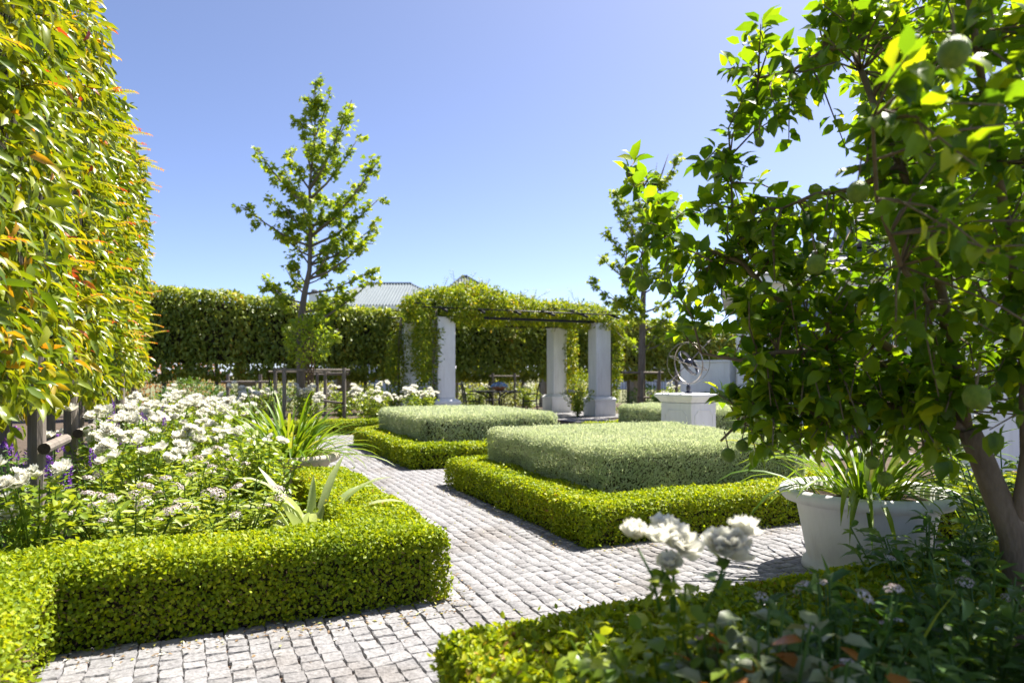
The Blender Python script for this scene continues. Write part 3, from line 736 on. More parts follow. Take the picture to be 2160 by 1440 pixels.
# ------------------------------------------------------------------ pedestal and armillary sphere
pc = P(1452, 900, 9.35); pc.z = 0
ped = thing('pedestal', 'square white plaster pedestal with panelled sides carrying the armillary sphere', 'pedestal', pc)
PA = math.radians(24.2 + 12); pax = Vector((math.cos(PA), math.sin(PA), 0)); pay = Vector((-pax.y, pax.x, 0))
MB().box(pc + Vector((0, 0, .42)), .52, .52, .84, pax, pay, bev=.006).build('body', M['plaster'], ped)
MB().box(pc + Vector((0, 0, .05)), .60, .60, .10, pax, pay, bev=.01).build('plinth', M['plaster'], ped)
vs, fs = [], []; prof = [(.262, .845), (.275, .865), (.29, .89), (.315, .915), (.325, .935), (.325, .955), (.30, .965)]
for r, z in prof:
    for a, b in ((-1, -1), (1, -1), (1, 1), (-1, 1)): vs.append(pc + pax * (a * r) + pay * (b * r) + Vector((0, 0, z)))
for i in range(len(prof) - 1):
    for k in range(4):
        j = (k + 1) % 4; fs.append((i * 4 + k, i * 4 + j, i * 4 + 4 + j, i * 4 + 4 + k))
fs += [(3, 2, 1, 0), tuple(range(len(vs) - 4, len(vs)))]
MB().add(vs, fs).build('cornice', M['plaster'], ped)
for nrm, tan in ((pay * -1, pax), (pax * -1, pay), (pay, pax), (pax, pay)):      # raised panel mouldings with scooped corners
    w_, h_, rr = .185, .27, .055; pts = []
    cen = pc + nrm * .262 + Vector((0, 0, .47))
    for (sx, sz_) in ((1, 1), (-1, 1), (-1, -1), (1, -1)):
        cx, cz = sx * w_, sz_ * h_
        a0 = {(1, 1): 270, (-1, 1): 0, (-1, -1): 90, (1, -1): 180}[(sx, sz_)]
        arc = [(cx + rr * math.cos(math.radians(a0 - t)), cz + rr * math.sin(math.radians(a0 - t))) for t in (0, 22, 45, 67, 90)]
        pts += arc
    pts3 = [cen + tan * a + Vector((0, 0, b)) for a, b in pts]; pts3.append(pts3[0])
    MB().tube(pts3, .008, 5, caps=False).build('panel_moulding', M['plaster'], ped)
ac = pc + Vector((0, 0, .965))
arm = thing('armillary_sphere', 'weathered metal armillary sphere sundial on the white pedestal', 'sundial', ac)
MB().lathe([(.055, 0), (.055, .012), (.03, .02), (.022, .045), (.034, .06), (.022, .075), (.034, .09), (.018, .105), (.012, .13)], ac, 16).build('stem', M['darkball'], arm, smooth=True)
sc_ = ac + Vector((0, 0, .13 + .285))
MB().torus(sc_, .285, .0042, (.15, 1, .05), 48, 8).build('meridian_ring', M['brass'], arm, smooth=True)
MB().torus(sc_, .27, .0025, (1, .55, .1), 48, 8, flat=5).build('wide_ring', M['brass'], arm, smooth=True)
MB().torus(sc_, .19, .003, (.8, -.6, .65), 48, 8, flat=7).build('hour_band', M['darkball'], arm, smooth=True)
MB().torus(sc_, .27, .003, (.35, -.2, 1), 48, 6, flat=2).build('tropic_ring', M['brass'], arm, smooth=True)
MB().lathe([(.001, -.062), (.03, -.054), (.052, -.034), (.062, 0), (.052, .034), (.03, .054), (.001, .062)], sc_, 20).build('globe', M['darkball'], arm, smooth=True)
ad = Vector((.62, .1, .62)).normalized()
MB().tube([sc_ - ad * .42, sc_ + ad * .40], .006, 6).tube([sc_ + ad * .40, sc_ + ad * .46], [.022, .001], 6).build('arrow', M['brass'], arm)
MB().box(sc_ - ad * .40, .09, .004, .05, ad, Vector((0, 1, 0)).cross(ad)).build('arrow_flight', M['brass'], arm)

# ------------------------------------------------------------------ houses, walls, fence
def hip_house(name, label, x0, x1, y0, y1, he, hr, rx0, rx1, ry, seams, wall, roofm):
    c = Vector(((x0 + x1) / 2, y0, 0)); root = thing(name, label, 'house', c)
    MB().box(((x0 + x1) / 2, (y0 + y1) / 2, he / 2), x1 - x0 - 1.0, y1 - y0 - 1.0, he - .02).build('wall', wall, root)
    MB().box(((x0 + x1) / 2, (y0 + y1) / 2, he + .09), x1 - x0, y1 - y0, .22).build('fascia', M['wall'], root)
    e = he + .205
    A, B, C, D = (x0, y0, e), (x1, y0, e), (x1, y1, e), (x0, y1, e); R0, R1 = (rx0, ry, hr), (rx1, ry, hr)
    rf = MB().add([A, B, C, D, R0, R1], [(0, 1, 5, 4), (1, 2, 5), (2, 3, 4, 5), (3, 0, 4), (3, 2, 1, 0)]).build('roof', roofm, root)
    Av, Bv, R0v, R1v = Vector(A), Vector(B), Vector(R0), Vector(R1)
    for k in range(seams):                           # standing seams of the slope that faces the garden
        x = x0 + (x1 - x0) * (k + .5) / seams
        if x < rx0: t = (x - x0) / (rx0 - x0); top = Av.lerp(R0v, t)
        elif x > rx1: t = (x1 - x) / (x1 - rx1); top = Bv.lerp(R1v, t)
        else: top = Vector((x, ry, hr))
        lo = Vector((x, y0 - .02, e + .04))
        if (top - lo).length < .3: continue
        MB().tube([lo, top + Vector((0, 0, .04))], .055, 4).build('roof_seam', M['seam'], rf)
    MB().tube([Vector(R0) + Vector((0, 0, .05)), Vector(R1) + Vector((0, 0, .05))], .10, 6).tube([Vector(A), Vector(R0)], .09, 6).tube([Vector(B), Vector(R1)], .09, 6).build('ridge_capping', M['seam'], rf, kind='stuff')
    return root
def house_window(root, x0, x1, z0_, z1, y):
    w_ = MB().box(((x0 + x1) / 2, y, (z0_ + z1) / 2), x1 - x0, .10, z1 - z0_).build('window', M['wall'], root)
    MB().box(((x0 + x1) / 2, y - .055, (z0_ + z1) / 2), x1 - x0 - .16, .02, z1 - z0_ - .16).build('pane', M['glass'], w_)
h1 = hip_house('neighbour_house', 'distant white house with grey ribbed hip roof and chimney, left of the pergola', -13.0, -3.8, 45, 54, 5.65, 7.85, -10.6, -7.3, 49.5, 44, M['greywall'], M['metalroof'])
for a in (-11, -8.6, -6.2): house_window(h1, a, a + 1.1, 3.2, 4.9, 45.48)
for a in (-11.3, -8.0): house_window(h1, a, a + 1.5, .5, 2.4, 45.48)
ch = MB(); cc = P(663, 640, 50); ch.box((cc.x, 50, 6.4), .62, .62, 1.6, bev=.01); chm = ch.build('chimney', M['wall'], h1)
MB().box((cc.x, 50, 7.17), .74, .74, .12).build('chimney_collar', M['wall'], chm); MB().lathe([(.22, 7.24), (.22, 7.5), (.14, 7.55)], (cc.x, 50, 0), 14).build('chimney_pot', M['cap'], chm)
h2 = hip_house('neighbour_house', 'distant house with pointed grey ribbed roof directly behind the pergola', -7.6, 1.6, 55, 65, 6.0, 9.7, -4.3, -3.8, 58.4, 40, M['greywall'], M['metalroof'])
for a in (-5.5, -3.2, -.6): house_window(h2, a, a + 1.3, .6, 2.3, 55.48)
h3 = hip_house('neighbour_house', 'far pale house seen in the gap right of the pergola', 9, 19, 62, 70, 3.2, 5.2, 12, 16, 66, 24, M['greywall'], M['metalroof'])

# the white house on the right
H0 = Vector((5.1, 15.45, 0)); hx = Vector((.951, -.309, 0)); hy = Vector((.309, .951, 0))
def HP(a, b, z): return H0 + hx * a + hy * b + Vector((0, 0, z))
hs = thing('white_house', 'white rendered house with grey tiled roof behind the lemon tree', 'house', H0)
def hbox(name, a0, a1, b0, b1, z0_, z1, mat, par=None, bev=0):
    return MB().box(HP((a0 + a1) / 2, (b0 + b1) / 2, (z0_ + z1) / 2), a1 - a0, b1 - b0, z1 - z0_, hx, hy, bev).build(name, mat, par or hs)
wallh = hbox('wall', 0, 14, 0, 7, 0, 3.25, M['wall'])
hbox('plinth', -.03, 14.03, -.03, 7.03, 0, .35, M['wall'], hs)
hbox('eaves', -.35, 14.35, -.35, 7.35, 3.25, 3.40, M['wall'], hs)
rv = [HP(-.4, -.4, 3.4), HP(14.4, -.4, 3.4), HP(14.4, 7.4, 3.4), HP(-.4, 7.4, 3.4), HP(3.0, 3.5, 5.0), HP(11, 3.5, 5.0)]
roof = MB().add(rv, [(0, 1, 5, 4), (1, 2, 5), (2, 3, 4, 5), (3, 0, 4), (3, 2, 1, 0)]).build('roof', M['slate'], hs)
for k in range(9):                                    # visible tile courses of the front slope
    t0 = k / 9.0
    a = rv[0].lerp(rv[4], t0); b = rv[1].lerp(rv[5], t0)
    MB().box((a + b) / 2 + Vector((0, 0, .02)), (b - a).length, .05, .035, (b - a).normalized(), hy).build('tile_course', M['slate'], roof)
# taller gabled part
hbox('gable_wall', 3.0, 9.0, .6, 6.5, 3.4, 4.2, M['wall'], hs)
gv = [HP(2.6, .2, 4.2), HP(9.4, .2, 4.2), HP(9.4, 6.9, 4.2), HP(2.6, 6.9, 4.2), HP(2.6, 3.5, 5.9), HP(9.4, 3.5, 5.9)]
gr = MB().add(gv, [(0, 1, 5, 4), (1, 2, 5), (2, 3, 4, 5), (3, 0, 4), (3, 2, 1, 0)]).build('upper_roof', M['slate'], hs)
for k in range(12):
    t0 = k / 12.0; a = gv[0].lerp(gv[4], t0); b = gv[1].lerp(gv[5], t0)
    MB().box((a + b) / 2 + Vector((0, 0, .02)), (b - a).length, .05, .04, (b - a).normalized(), hy).build('tile_course', M['slate'], gr)
for wa in (1.05, 5.2, 9.0):
    wd = hbox('window', wa, wa + .95, -.03, .05, .82, 2.85, M['shutter'], hs)
    MB().box(HP(wa + .475, -.036, 1.83), .80, .012, 1.88, hx, hy).build('pane', M['glass'], wd)
    MB().box(HP(wa + .475, -.05, 1.83), .035, .02, 1.90, hx, hy).build('glazing_bar', M['shutter'], wd)
    for sx in (-.36, .99):
        sh = hbox('shutter', wa + sx, wa + sx + .32, -.06, -.01, .80, 2.87, M['shutter'], hs)
        for k in range(22):
            MB().box(HP(wa + sx + .16, -.066, .88 + k * .088), .25, .012, .05, hx, (hy + Vector((0, 0, .6))).normalized()).build('slat', M['shutter'], sh)
lw = thing('low_garden_wall', 'low white wall between the pedestal and the white house', 'wall', P(1500, 800, 16.4) * 1)
lw.location.z = 0
a, b = Vector((5.15, 15.9, 0)), Vector((4.25, 16.9, 0))
dd = (b - a); MB().box((a + b) / 2 + Vector((0, 0, .76)), dd.length, .30, 1.52, dd.normalized(), bev=.01).build('wall_face', M['wall'], lw)
MB().box((a + b) / 2 + Vector((0, 0, 1.55)), dd.length + .06, .36, .06, dd.normalized(), bev=.01).build('coping', M['wall'], lw)
nw = thing('garden_wall', 'tall white garden wall at the far right behind the lemon trunk', 'wall', G(3.9, 6.1))
MB().box(G(3.98, 9.1, 1.0), .28, 6.0, 2.0, D1, D2, bev=.01).build('wall_face', M['wall'], nw)
MB().box(G(3.98, 9.1, 2.03), .36, 6.08, .06, D1, D2, bev=.01).build('coping', M['wall'], nw)

# boundary fence
FU = 23.9
piers = [-3.2, 1.25, 4.35, 8.2, 12.3, 16.4, 20.4]
for i, v in enumerate(piers):
    r = thing('stone_pier', '%s grey stone pier from the left along the back fence' % ORD[i], 'pillar', G(FU, v), 'stone piers of the back fence')
    MB().box(G(FU, v, .58), .55, .55, 1.16, D1, D2, bev=.015).build('shaft', M['stone'], r)
    MB().box(G(FU, v, 1.19), .62, .62, .06, D1, D2, bev=.012).build('cap_stone', M['stone'], r)
for i in range(len(piers) - 1):
    a, b = piers[i] + .28, piers[i + 1] - .28
    r = thing('railing', '%s black metal railing panel from the left along the back fence' % ORD[i], 'railing', G(FU, (a + b) / 2), 'railing panels of the back fence')
    for z in (.12, .98): MB().box(G(FU, (a + b) / 2, z), .02, b - a, .03, D1, D2).build('rail', M['steel'], r)
    nbar = int((b - a) / .14)
    for k in range(nbar): MB().box(G(FU, a + (k + .5) * (b - a) / nbar, .55), .014, .014, .84, D1, D2).build('bar', M['steel'], r)

def mound(name, label, cat, c, r, n, L, W, mat, T=T2, group=None, amp=.10, core=True):
    """rounded shrub of leaves; c, r in garden axes"""
    root = thing(name, label, cat, G(c[0], c[1]), group)
    def f(p): return ellip(p, c, r) + amp * wob(p, 5.0) + amp * .5 * wob(p, 12, 1)
    p, g = shell(f, np.array(c) - np.array(r) * 1.3, np.array(c) + np.array(r) * 1.3, n, .3, .05, .4, power=1.1)
    k = p[:, 2] > .02; p, g = to_world(p[k], g[k]); m = len(p)
    ax = nz(g * .5 + nz(rvec(m)) * .7 + UP * .1); nr = nz(g * .6 + UP * .4 + nz(rvec(m)) * .6); sz = rng.uniform(.6, 1.25, m)
    leaves('foliage', p, ax, nr, L * sz, W * sz, T, mat, root)
    mb = MB()
    for k in range(7):
        a = random.uniform(0, 6.28); rr = random.uniform(.1, .6)
        mb.tube([G(c[0], c[1], 0), G(c[0] + rr * r[0] * .5 * math.cos(a), c[1] + rr * r[1] * .5 * math.sin(a), c[2] * .6), G(c[0] + rr * r[0] * math.cos(a), c[1] + rr * r[1] * math.sin(a), c[2] + r[2] * .5)], [.018, .013, .006], 5)
    mb.build('stems', M['twig'], root, kind='stuff', rnd=.3)
    return root
mound('orange_shrub', 'orange flowering shrub beyond the left end of the back fence', 'shrub', (25.6, -.9, .9), (.9, 1.6, .85), 2600, .10, .06, M['orangebush'])
mound('golden_shrub', 'bright golden green shrub behind the left part of the fence', 'shrub', (25.2, 2.6, .65), (.7, 1.4, .75), 2600, .10, .05, M['yellowbush'])
mound('golden_shrub', 'golden green shrub behind the fence at the plane tree trunk', 'shrub', (25.2, 4.9, .5), (.6, .9, .55), 1500, .10, .05, M['yellowbush'])
mound('golden_shrub', 'yellow green shrub seen through the pergola behind the table', 'shrub', (25.0, 10.4, .5), (.7, 1.5, .62), 2200, .10, .05, M['yellowbush'])
mound('golden_shrub', 'yellowish shrub behind the fence between the two right pergola columns', 'shrub', (25.0, 13.4, .55), (.8, 1.1, .75), 1800, .10, .05, M['yellowbush'])
mound('dark_shrub', 'dark green low shrub at the left end below the back hedge', 'shrub', (20.3, -.3, .45), (.5, .9, .62), 2600, .075, .04, M['dark_leaf'])
mound('dark_shrub', 'dark green shrub below the back hedge beside the stone pier', 'shrub', (20.9, 1.8, .35), (.4, .9, .5), 1500, .075, .04, M['dark_leaf'])
for i, (v, mt, l_) in enumerate(((-2.2, 'yellowbush', 'bright green shrub below the back hedge at the far left'), (.9, 'lance', 'light green shrub below the back hedge left of the stake frame'), (4.6, 'lance', 'light green shrub below the back hedge behind the plane tree'), (5.9, 'dark_leaf', 'green shrub below the back hedge left of the pergola'), (7.3, 'lance', 'green shrub below the back hedge left of the garden table'), (9.2, 'yellowbush', 'yellow green shrub below the back hedge behind the garden table'), (12.8, 'lance', 'green shrub below the back hedge right of the pergola'), (15.0, 'dark_leaf', 'dark shrub below the back hedge behind the right tree'))):
    mound('base_shrub', l_, 'shrub', (21.2, v, .34), (.45, .80, .42 + .05 * (i % 3)), 1300, .085, .045, M[mt])
mound('green_shrub', 'green shrub beside the vine on the rear right pergola column', 'shrub', (20.2, 11.5, .6), (.45, .5, .75), 1800, .08, .04, M['vine'])

# ------------------------------------------------------------------ plane-like trees
def star_tree(label, trunk, tips, Z, leaf, seed, tr=.10, extra=6, per_m=42):
    rs_ = random.Random(seed)
    base = P(trunk[0][0], trunk[0][1], Z); base.z = 0
    root = thing('plane_tree', label, 'tree', base)
    tp = [base] + [P(a, b, Z) for a, b in trunk[1:]]
    n = len(tp)
    MB().tube(tp, [tr * (1.15 - 1.08 * i / (n - 1)) for i in range(n)], 12).build('trunk', M['greybark'], root, smooth=True)
    def on_trunk(y):
        for i in range(1, n - 1):
            if trunk[i][1] >= y >= trunk[i + 1][1]:
                t = (trunk[i][1] - y) / max(1e-6, trunk[i][1] - trunk[i + 1][1]); return tp[i].lerp(tp[i + 1], t), i + t
        return (tp[1], 1) if y > trunk[1][1] else (tp[-1], n - 1)
    limbs = []
    for (tx, ty, sy) in tips:
        s, k = on_trunk(sy); e = P(tx, ty, Z); reach = abs(e.x - s.x)
        e = e + Vector((0, rs_.uniform(-.6, .6) * (reach + .25), 0)); limbs.append((s, e, k))
    for k in range(extra):
        sy = rs_.uniform(trunk[1][1] - 40, trunk[-1][1] + 120); s, kk = on_trunk(sy)
        e = s + Vector((rs_.uniform(-.35, .35), rs_.choice((-1, 1)) * rs_.uniform(.5, 1.0), rs_.uniform(.4, .9))); limbs.append((s, e, kk))
    V, A, N, S = [], [], [], []
    for (s, e, k) in limbs:
        L = (e - s).length; r0 = max(.010, min(tr * .45, .011 * L + .012))
        mid1 = s.lerp(e, .35) + Vector((0, 0, -.07 * L)); mid2 = s.lerp(e, .7) + Vector((0, 0, -.06 * L))
        pts = [s, mid1, mid2, e]
        br = MB().tube(pts, [r0, r0 * .75, r0 * .5, r0 * .2], 6).build('branch', M['greybark'], root, smooth=True)
        def at(t):
            if t < .35: return s.lerp(mid1, t / .35)
            if t < .7: return mid1.lerp(mid2, (t - .35) / .35)
            return mid2.lerp(e, (t - .7) / .3)
        tw = MB(); nt = max(3, int(L * 6))
        for j in range(nt):
            t = rs_.uniform(.22, 1.0); o = at(t); d = ((e - s).normalized() * .6 + Vector((rs_.gauss(0, .6), rs_.gauss(0, .6), rs_.gauss(.25, .5)))).normalized()
            ln = rs_.uniform(.10, .28) * (1.15 - .4 * t); q = o + d * ln; tw.tube([o, q], [.006, .003], 4)
            for m in range(max(3, int(per_m * ln))):
                c = o.lerp(q, rs_.uniform(.35, 1.05)) + Vector((rs_.gauss(0, .05), rs_.gauss(0, .05), rs_.gauss(-.02, .05)))
                V.append(c); A.append(d * .5 + Vector((rs_.gauss(0, .7), rs_.gauss(0, .7), rs_.gauss(-.35, .5)))); N.append(Vector((rs_.gauss(0, .6), rs_.gauss(-.2, .6), .8))); S.append(leaf * rs_.uniform(.6, 1.2))
        tw.build('twigs', M['greybark'], br, kind='stuff')
    leaves('crown', np.array(V), np.array(A), np.array(N), np.array(S), np.array(S), TSTAR, M['plane'], root)
    return root
star_tree('tall slender tree with lobed leaves standing left of the pergola', [(637, 900), (634, 750), (634, 677), (643, 616), (653, 570), (655, 494), (653, 394), (664, 284), (664, 176)],
          [(668, 172, 215), (660, 190, 250), (678, 200, 260), (697, 184, 290), (650, 215, 290), (640, 255, 360), (760, 242, 400), (725, 235, 380), (763, 307, 420), (813, 352, 500), (765, 340, 480), (805, 417, 520), (740, 400, 480), (794, 475, 560), (750, 470, 545), (790, 520, 590), (786, 562, 620),
           (740, 600, 660), (790, 585, 690), (700, 560, 600), (603, 310, 400), (563, 333, 440), (590, 345, 450), (559, 406, 480), (600, 430, 500), (544, 452, 520), (576, 480, 540), (611, 480, 560), (538, 582, 640), (560, 600, 650), (595, 627, 660), (590, 560, 620), (615, 540, 600), (690, 330, 400), (690, 420, 490), (700, 480, 560), (620, 380, 450), (720, 520, 590), (690, 640, 740), (610, 700, 760), (700, 690, 760), (660, 720, 770)],
          14.8, .118, 3, tr=.085, extra=5, per_m=120)
star_tree('taller tree with lobed leaves right of the pergola, partly behind the lemon tree', [(1352, 880), (1354, 740), (1356, 650), (1358, 600), (1362, 500), (1372, 420), (1395, 370), (1410, 325)],
          [(1430, 335, 420), (1385, 345, 430), (1330, 385, 470), (1300, 395, 480), (1285, 435, 520), (1430, 400, 480), (1450, 440, 520), (1275, 505, 580), (1262, 535, 610), (1310, 470, 540), (1455, 520, 590), (1245, 598, 660), (1285, 610, 680), (1300, 560, 640), (1470, 590, 660), (1420, 560, 620), (1440, 640, 700), (1330, 640, 700), (1400, 680, 740), (1300, 690, 740), (1340, 560, 620), (1400, 480, 560), (1430, 700, 750)],
          19.5, .14, 9, tr=.10, extra=8, per_m=105)
mound('shoot_clump', 'bright green leafy shoots around the lower trunk of the left plane tree', 'shrub', (14.9, 2.0, 1.95), (.35, .42, .45), 700, .12, .05, M['plane'], core=False)

# ------------------------------------------------------------------ stake frames
def stake_frame(label, posts, h, rails, r=.045, group='wooden stake frames', lean=0):
    b = posts[0]; root = thing('tree_stake', label, 'stake frame', G(b[0], b[1]), group)
    for (u, v) in posts:
        MB().tube([G(u, v, -.02), G(u + lean, v, h)], r, 10).build('post', M['pole'], root, smooth=False)
    for (a, b_, z) in rails:
        A, B = G(a[0], a[1], z), G(b_[0], b_[1], z); d = (B - A).normalized()
        rl = MB().tube([A - d * .12, B + d * .16], r * .66, 10, caps=False).build('rail', M['pole'], root)
        MB().tube([A - d * .121, A - d * .115], r * .66, 10).tube([B + d * .155, B + d * .161], r * .66, 10).build('sawn_end', M['polecut'], rl, kind='stuff')
    return root
LS = [(4.95, -.93), (6.1, -.93), (7.7, -.93), (9.4, -.93), (11.2, -.93)]
names = ['nearest', 'second nearest', 'third nearest', 'fourth nearest', 'farthest']
for i, (u, v) in enumerate(LS):
    stake_frame('%s round wooden post pair with short rail under the tall left hedge' % names[i], [(u, v), (u + .02, v - .42)], 1.35, [((u - .12, v + .08), (u + .28, v + .08), .78)], r=.05 if i < 4 else .04)
stake_frame('wooden tree stake frame around the plane tree left of the pergola', [(15.0, 2.75), (16.6, 2.6), (16.3, 1.45), (14.9, 1.5)], 1.38, [((15.0, 2.75), (14.9, 1.5), 1.33), ((16.6, 2.6), (16.3, 1.45), 1.30), ((15.0, 2.82), (16.6, 2.67), 1.26), ((15.0, 2.68), (16.6, 2.53), .62)], r=.04)
stake_frame('wooden stake frame below the back hedge left of the plane tree', [(20.6, 3.0), (20.6, 3.75), (21.2, 3.9)], 1.3, [((20.6, 3.0), (20.6, 3.75), 1.25), ((20.55, 3.0), (20.55, 3.75), .6)], r=.04)
stake_frame('wooden stake frame below the left part of the back hedge', [(19.6, .55), (19.5, 1.35)], 1.25, [((19.55, .5), (19.45, 1.4), 1.05), ((19.5, .5), (19.4, 1.4), .35)], r=.045)
stake_frame('wooden stake frame under the tree right of the pergola', [(16.0, 11.2), (16.3, 12.0), (15.9, 12.3)], 1.35, [((16.0, 10.6), (16.3, 12.0), 1.3), ((16.0, 11.2), (15.9, 12.3), .6)], r=.05)
stake_frame('wooden stake frame seen behind the table through the pergola', [(20.9, 8.7), (20.9, 9.5)], 1.3, [((20.9, 8.7), (20.9, 9.5), 1.2)], r=.04)

# ------------------------------------------------------------------ flowers
def bloom_mesh(seed):
    r_ = random.Random(seed); V, F = [], []
    for (np_, op, ln, wd) in ((8, 4, 1.0, 1.0), (7, 26, .95, 1.0), (6, 48, .82, .95), (5, 68, .62, .85)):
        off = r_.uniform(0, 6.28)
        for i in range(np_):
            az = off + 6.283 * i / np_ + r_.uniform(-.15, .15); o_ = math.radians(op + r_.uniform(-9, 9)); l_ = ln * r_.uniform(.85, 1.1)
            n0 = len(V)
            for si, s in enumerate((.08, .55, 1.0)):
                ww = wd * (.22, 1.0, .80)[si] * .5
                for t in (-1, 0, 1):
                    x = s * l_ * math.cos(o_ + s * .3) ; z = 1.25 * s * l_ * math.sin(o_ + s * .4) + .28 * t * t * ww * 2 - (.10 if si == 2 else 0)
                    if si == 2 and t == 0: x *= 1.08
                    y = t * ww * l_
                    V.append((x * math.cos(az) - y * math.sin(az), x * math.sin(az) + y * math.cos(az), z))
            for si in range(2):
                for k in range(2):
                    a = n0 + si * 3 + k; F.append((a, a + 1, a + 4, a + 3))
    me = bpy.data.meshes.new('bloom'); me.from_pydata(V, [], F); me.polygons.foreach_set('use_smooth', [True] * len(F))
    at = me.attributes.new('rnd', 'FLOAT', 'POINT'); at.data.foreach_set('value', np.array([r_.random() * .6 if i % 9 < 6 else .2 + r_.random() * .8 for i in range(len(V))], np.float32))
    me.materials.append(M['petal']); me.update(); return me
BLOOMS = [bloom_mesh(40 + i) for i in range(7)]
def bloom(p, d, size, root, off):
    o = bpy.data.objects.new('bloom', random.choice(BLOOMS)); link(o, root)
    o.location = Vector(p) - off; o.rotation_mode = 'QUATERNION'
    o.rotation_quaternion = Vector(d).to_track_quat('Z', 'Y') @ Vector((0, 0, 1)).rotation_difference(Vector((math.sin(random.uniform(0, 6.28)) * .01, 0, 1)))
    k_ = random.choice((1, 1, 1, .8, .55)); o.scale = (size * k_, size * k_, size * (k_ if k_ > .6 else .95))
    return o
def rose(label, u, v, h, spread, nstem, nleaf, nbloom, L=.05, T=T4, mat='rose_leaf', size=.045, group='white rose bushes', cat='rose bush', singles=0, pos=None, low=.12, face=None):
    base = G(u, v) if pos is None else Vector(pos); base.z = 0
    root = thing('rose_bush', label, cat, base, group); tips = []; mb = MB(); V, A, N = [], [], []
    for k in range(nstem):
        a = random.uniform(0, 6.283); rr = spread * math.sqrt(random.random()); hh = h * random.uniform(.78, 1.0) * (1 - .22 * (rr / spread) ** 2)
        e = base + Vector((math.cos(a) * rr, math.sin(a) * rr, hh)); m1 = base + Vector((math.cos(a) * rr * .35, math.sin(a) * rr * .35, hh * .45)); 
        mb.tube([base, m1, e], [.009, .006, .003], 5); tips.append((e, (e - m1).normalized()))
        for j in range(int(nleaf / nstem)):
            t = random.uniform(.12, .98) ** .8
            c = base.lerp(m1, t / .45) if t < .45 else m1.lerp(e, (t - .45) / .55)
            d = Vector((random.gauss(0, 1), random.gauss(0, 1), random.gauss(.1, .5))).normalized()
            q = c + d * random.uniform(.02, .10) * (1.2 - .6 * t)
            if q.z < low: continue
            V.append(q); A.append(d + Vector((0, 0, random.uniform(-.5, .2)))); N.append(Vector((random.gauss(0, .45), random.gauss(0, .45), 1)))
    mb.build('stems', M['rose_leaf'], root, kind='stuff', rnd=.25)
    V, A, N = np.array(V), np.array(A), np.array(N); sz = rng.uniform(.6, 1.2, len(V))
    if singles:
        d_ = V[:, 1] - V[:, 2] * 2; idx = np.argsort(d_)[:singles]; keep = np.ones(len(V), bool); keep[idx] = False
        single_leaves('leaf', V[idx], A[idx], N[idx], L * sz[idx], .68, T8, M[mat], root); V, A, N, sz = V[keep], A[keep], N[keep], sz[keep]
    leaves('foliage', V, A, N, L * sz, L * .68 * sz, T, M[mat], root)
    for k in range(nbloom):
        e, d = random.choice(tips[:max(3, int(nstem * .55))])
        jit = Vector((random.gauss(0, .06), random.gauss(0, .06), random.gauss(.01, .03)))
        dd_ = (d * .5 + Vector((random.gauss(0, .5), random.gauss(-.25, .5), .7))).normalized()
        bloom(e + jit, dd_, size * random.uniform(.75, 1.15), root, base)
    return root
def cluster_mesh(name, mat, n, rad, fl, seed, flat=.55):
    r_ = np.random.default_rng(seed); d = nz(r_.normal(size=(n, 3))); d[:, 2] = np.abs(d[:, 2]); p = d * rad * np.array([1, 1, flat]) * (.75 + .25 * r_.random((n, 1)))
    V, F = [], []; x = nz(np.cross(d, r_.normal(size=(n, 3))))
    pos = np.repeat(p, 2, 0); ax = np.concatenate([[x[i], np.cross(d[i], x[i])] for i in range(n)]); pos = pos - ax * fl * .5; nr = np.repeat(d, 2, 0)
    V, F = leaf_arrays(pos, ax, nr, fl, fl * .8, T2)
    me = bpy.data.meshes.new(name); me.from_pydata([tuple(q) for q in V], [], [tuple(f) for f in F]); me.materials.append(mat)
    at = me.attributes.new('rnd', 'FLOAT', 'POINT'); at.data.foreach_set('value', np.repeat(r_.random(n * 2), 4).astype(np.float32)); me.update(); return me
PINKC = [cluster_mesh('flower_cluster', M['pink'], 70, .05, .013, i) for i in range(4)]
def spike_mesh(seed):
    r_ = np.random.default_rng(seed); n = 90; t = r_.random(n); a = r_.random(n) * 6.28; rr = .014 * (1.1 - t * .8)
    p = np.stack([np.cos(a) * rr, np.sin(a) * rr, t * .11], 1); d = nz(np.stack([np.cos(a), np.sin(a), np.full(n, .5)], 1))
    V, F = leaf_arrays(p, d, nz(r_.normal(size=(n, 3))), .016, .011, T2)
    me = bpy.data.meshes.new('flower_spike'); me.from_pydata([tuple(q) for q in V], [], [tuple(f) for f in F]); me.materials.append(M['purple'])
    at = me.attributes.new('rnd', 'FLOAT', 'POINT'); at.data.foreach_set('value', np.repeat(r_.random(n), 4).astype(np.float32)); me.update(); return me
SPIKE = [spike_mesh(60 + i) for i in range(4)]
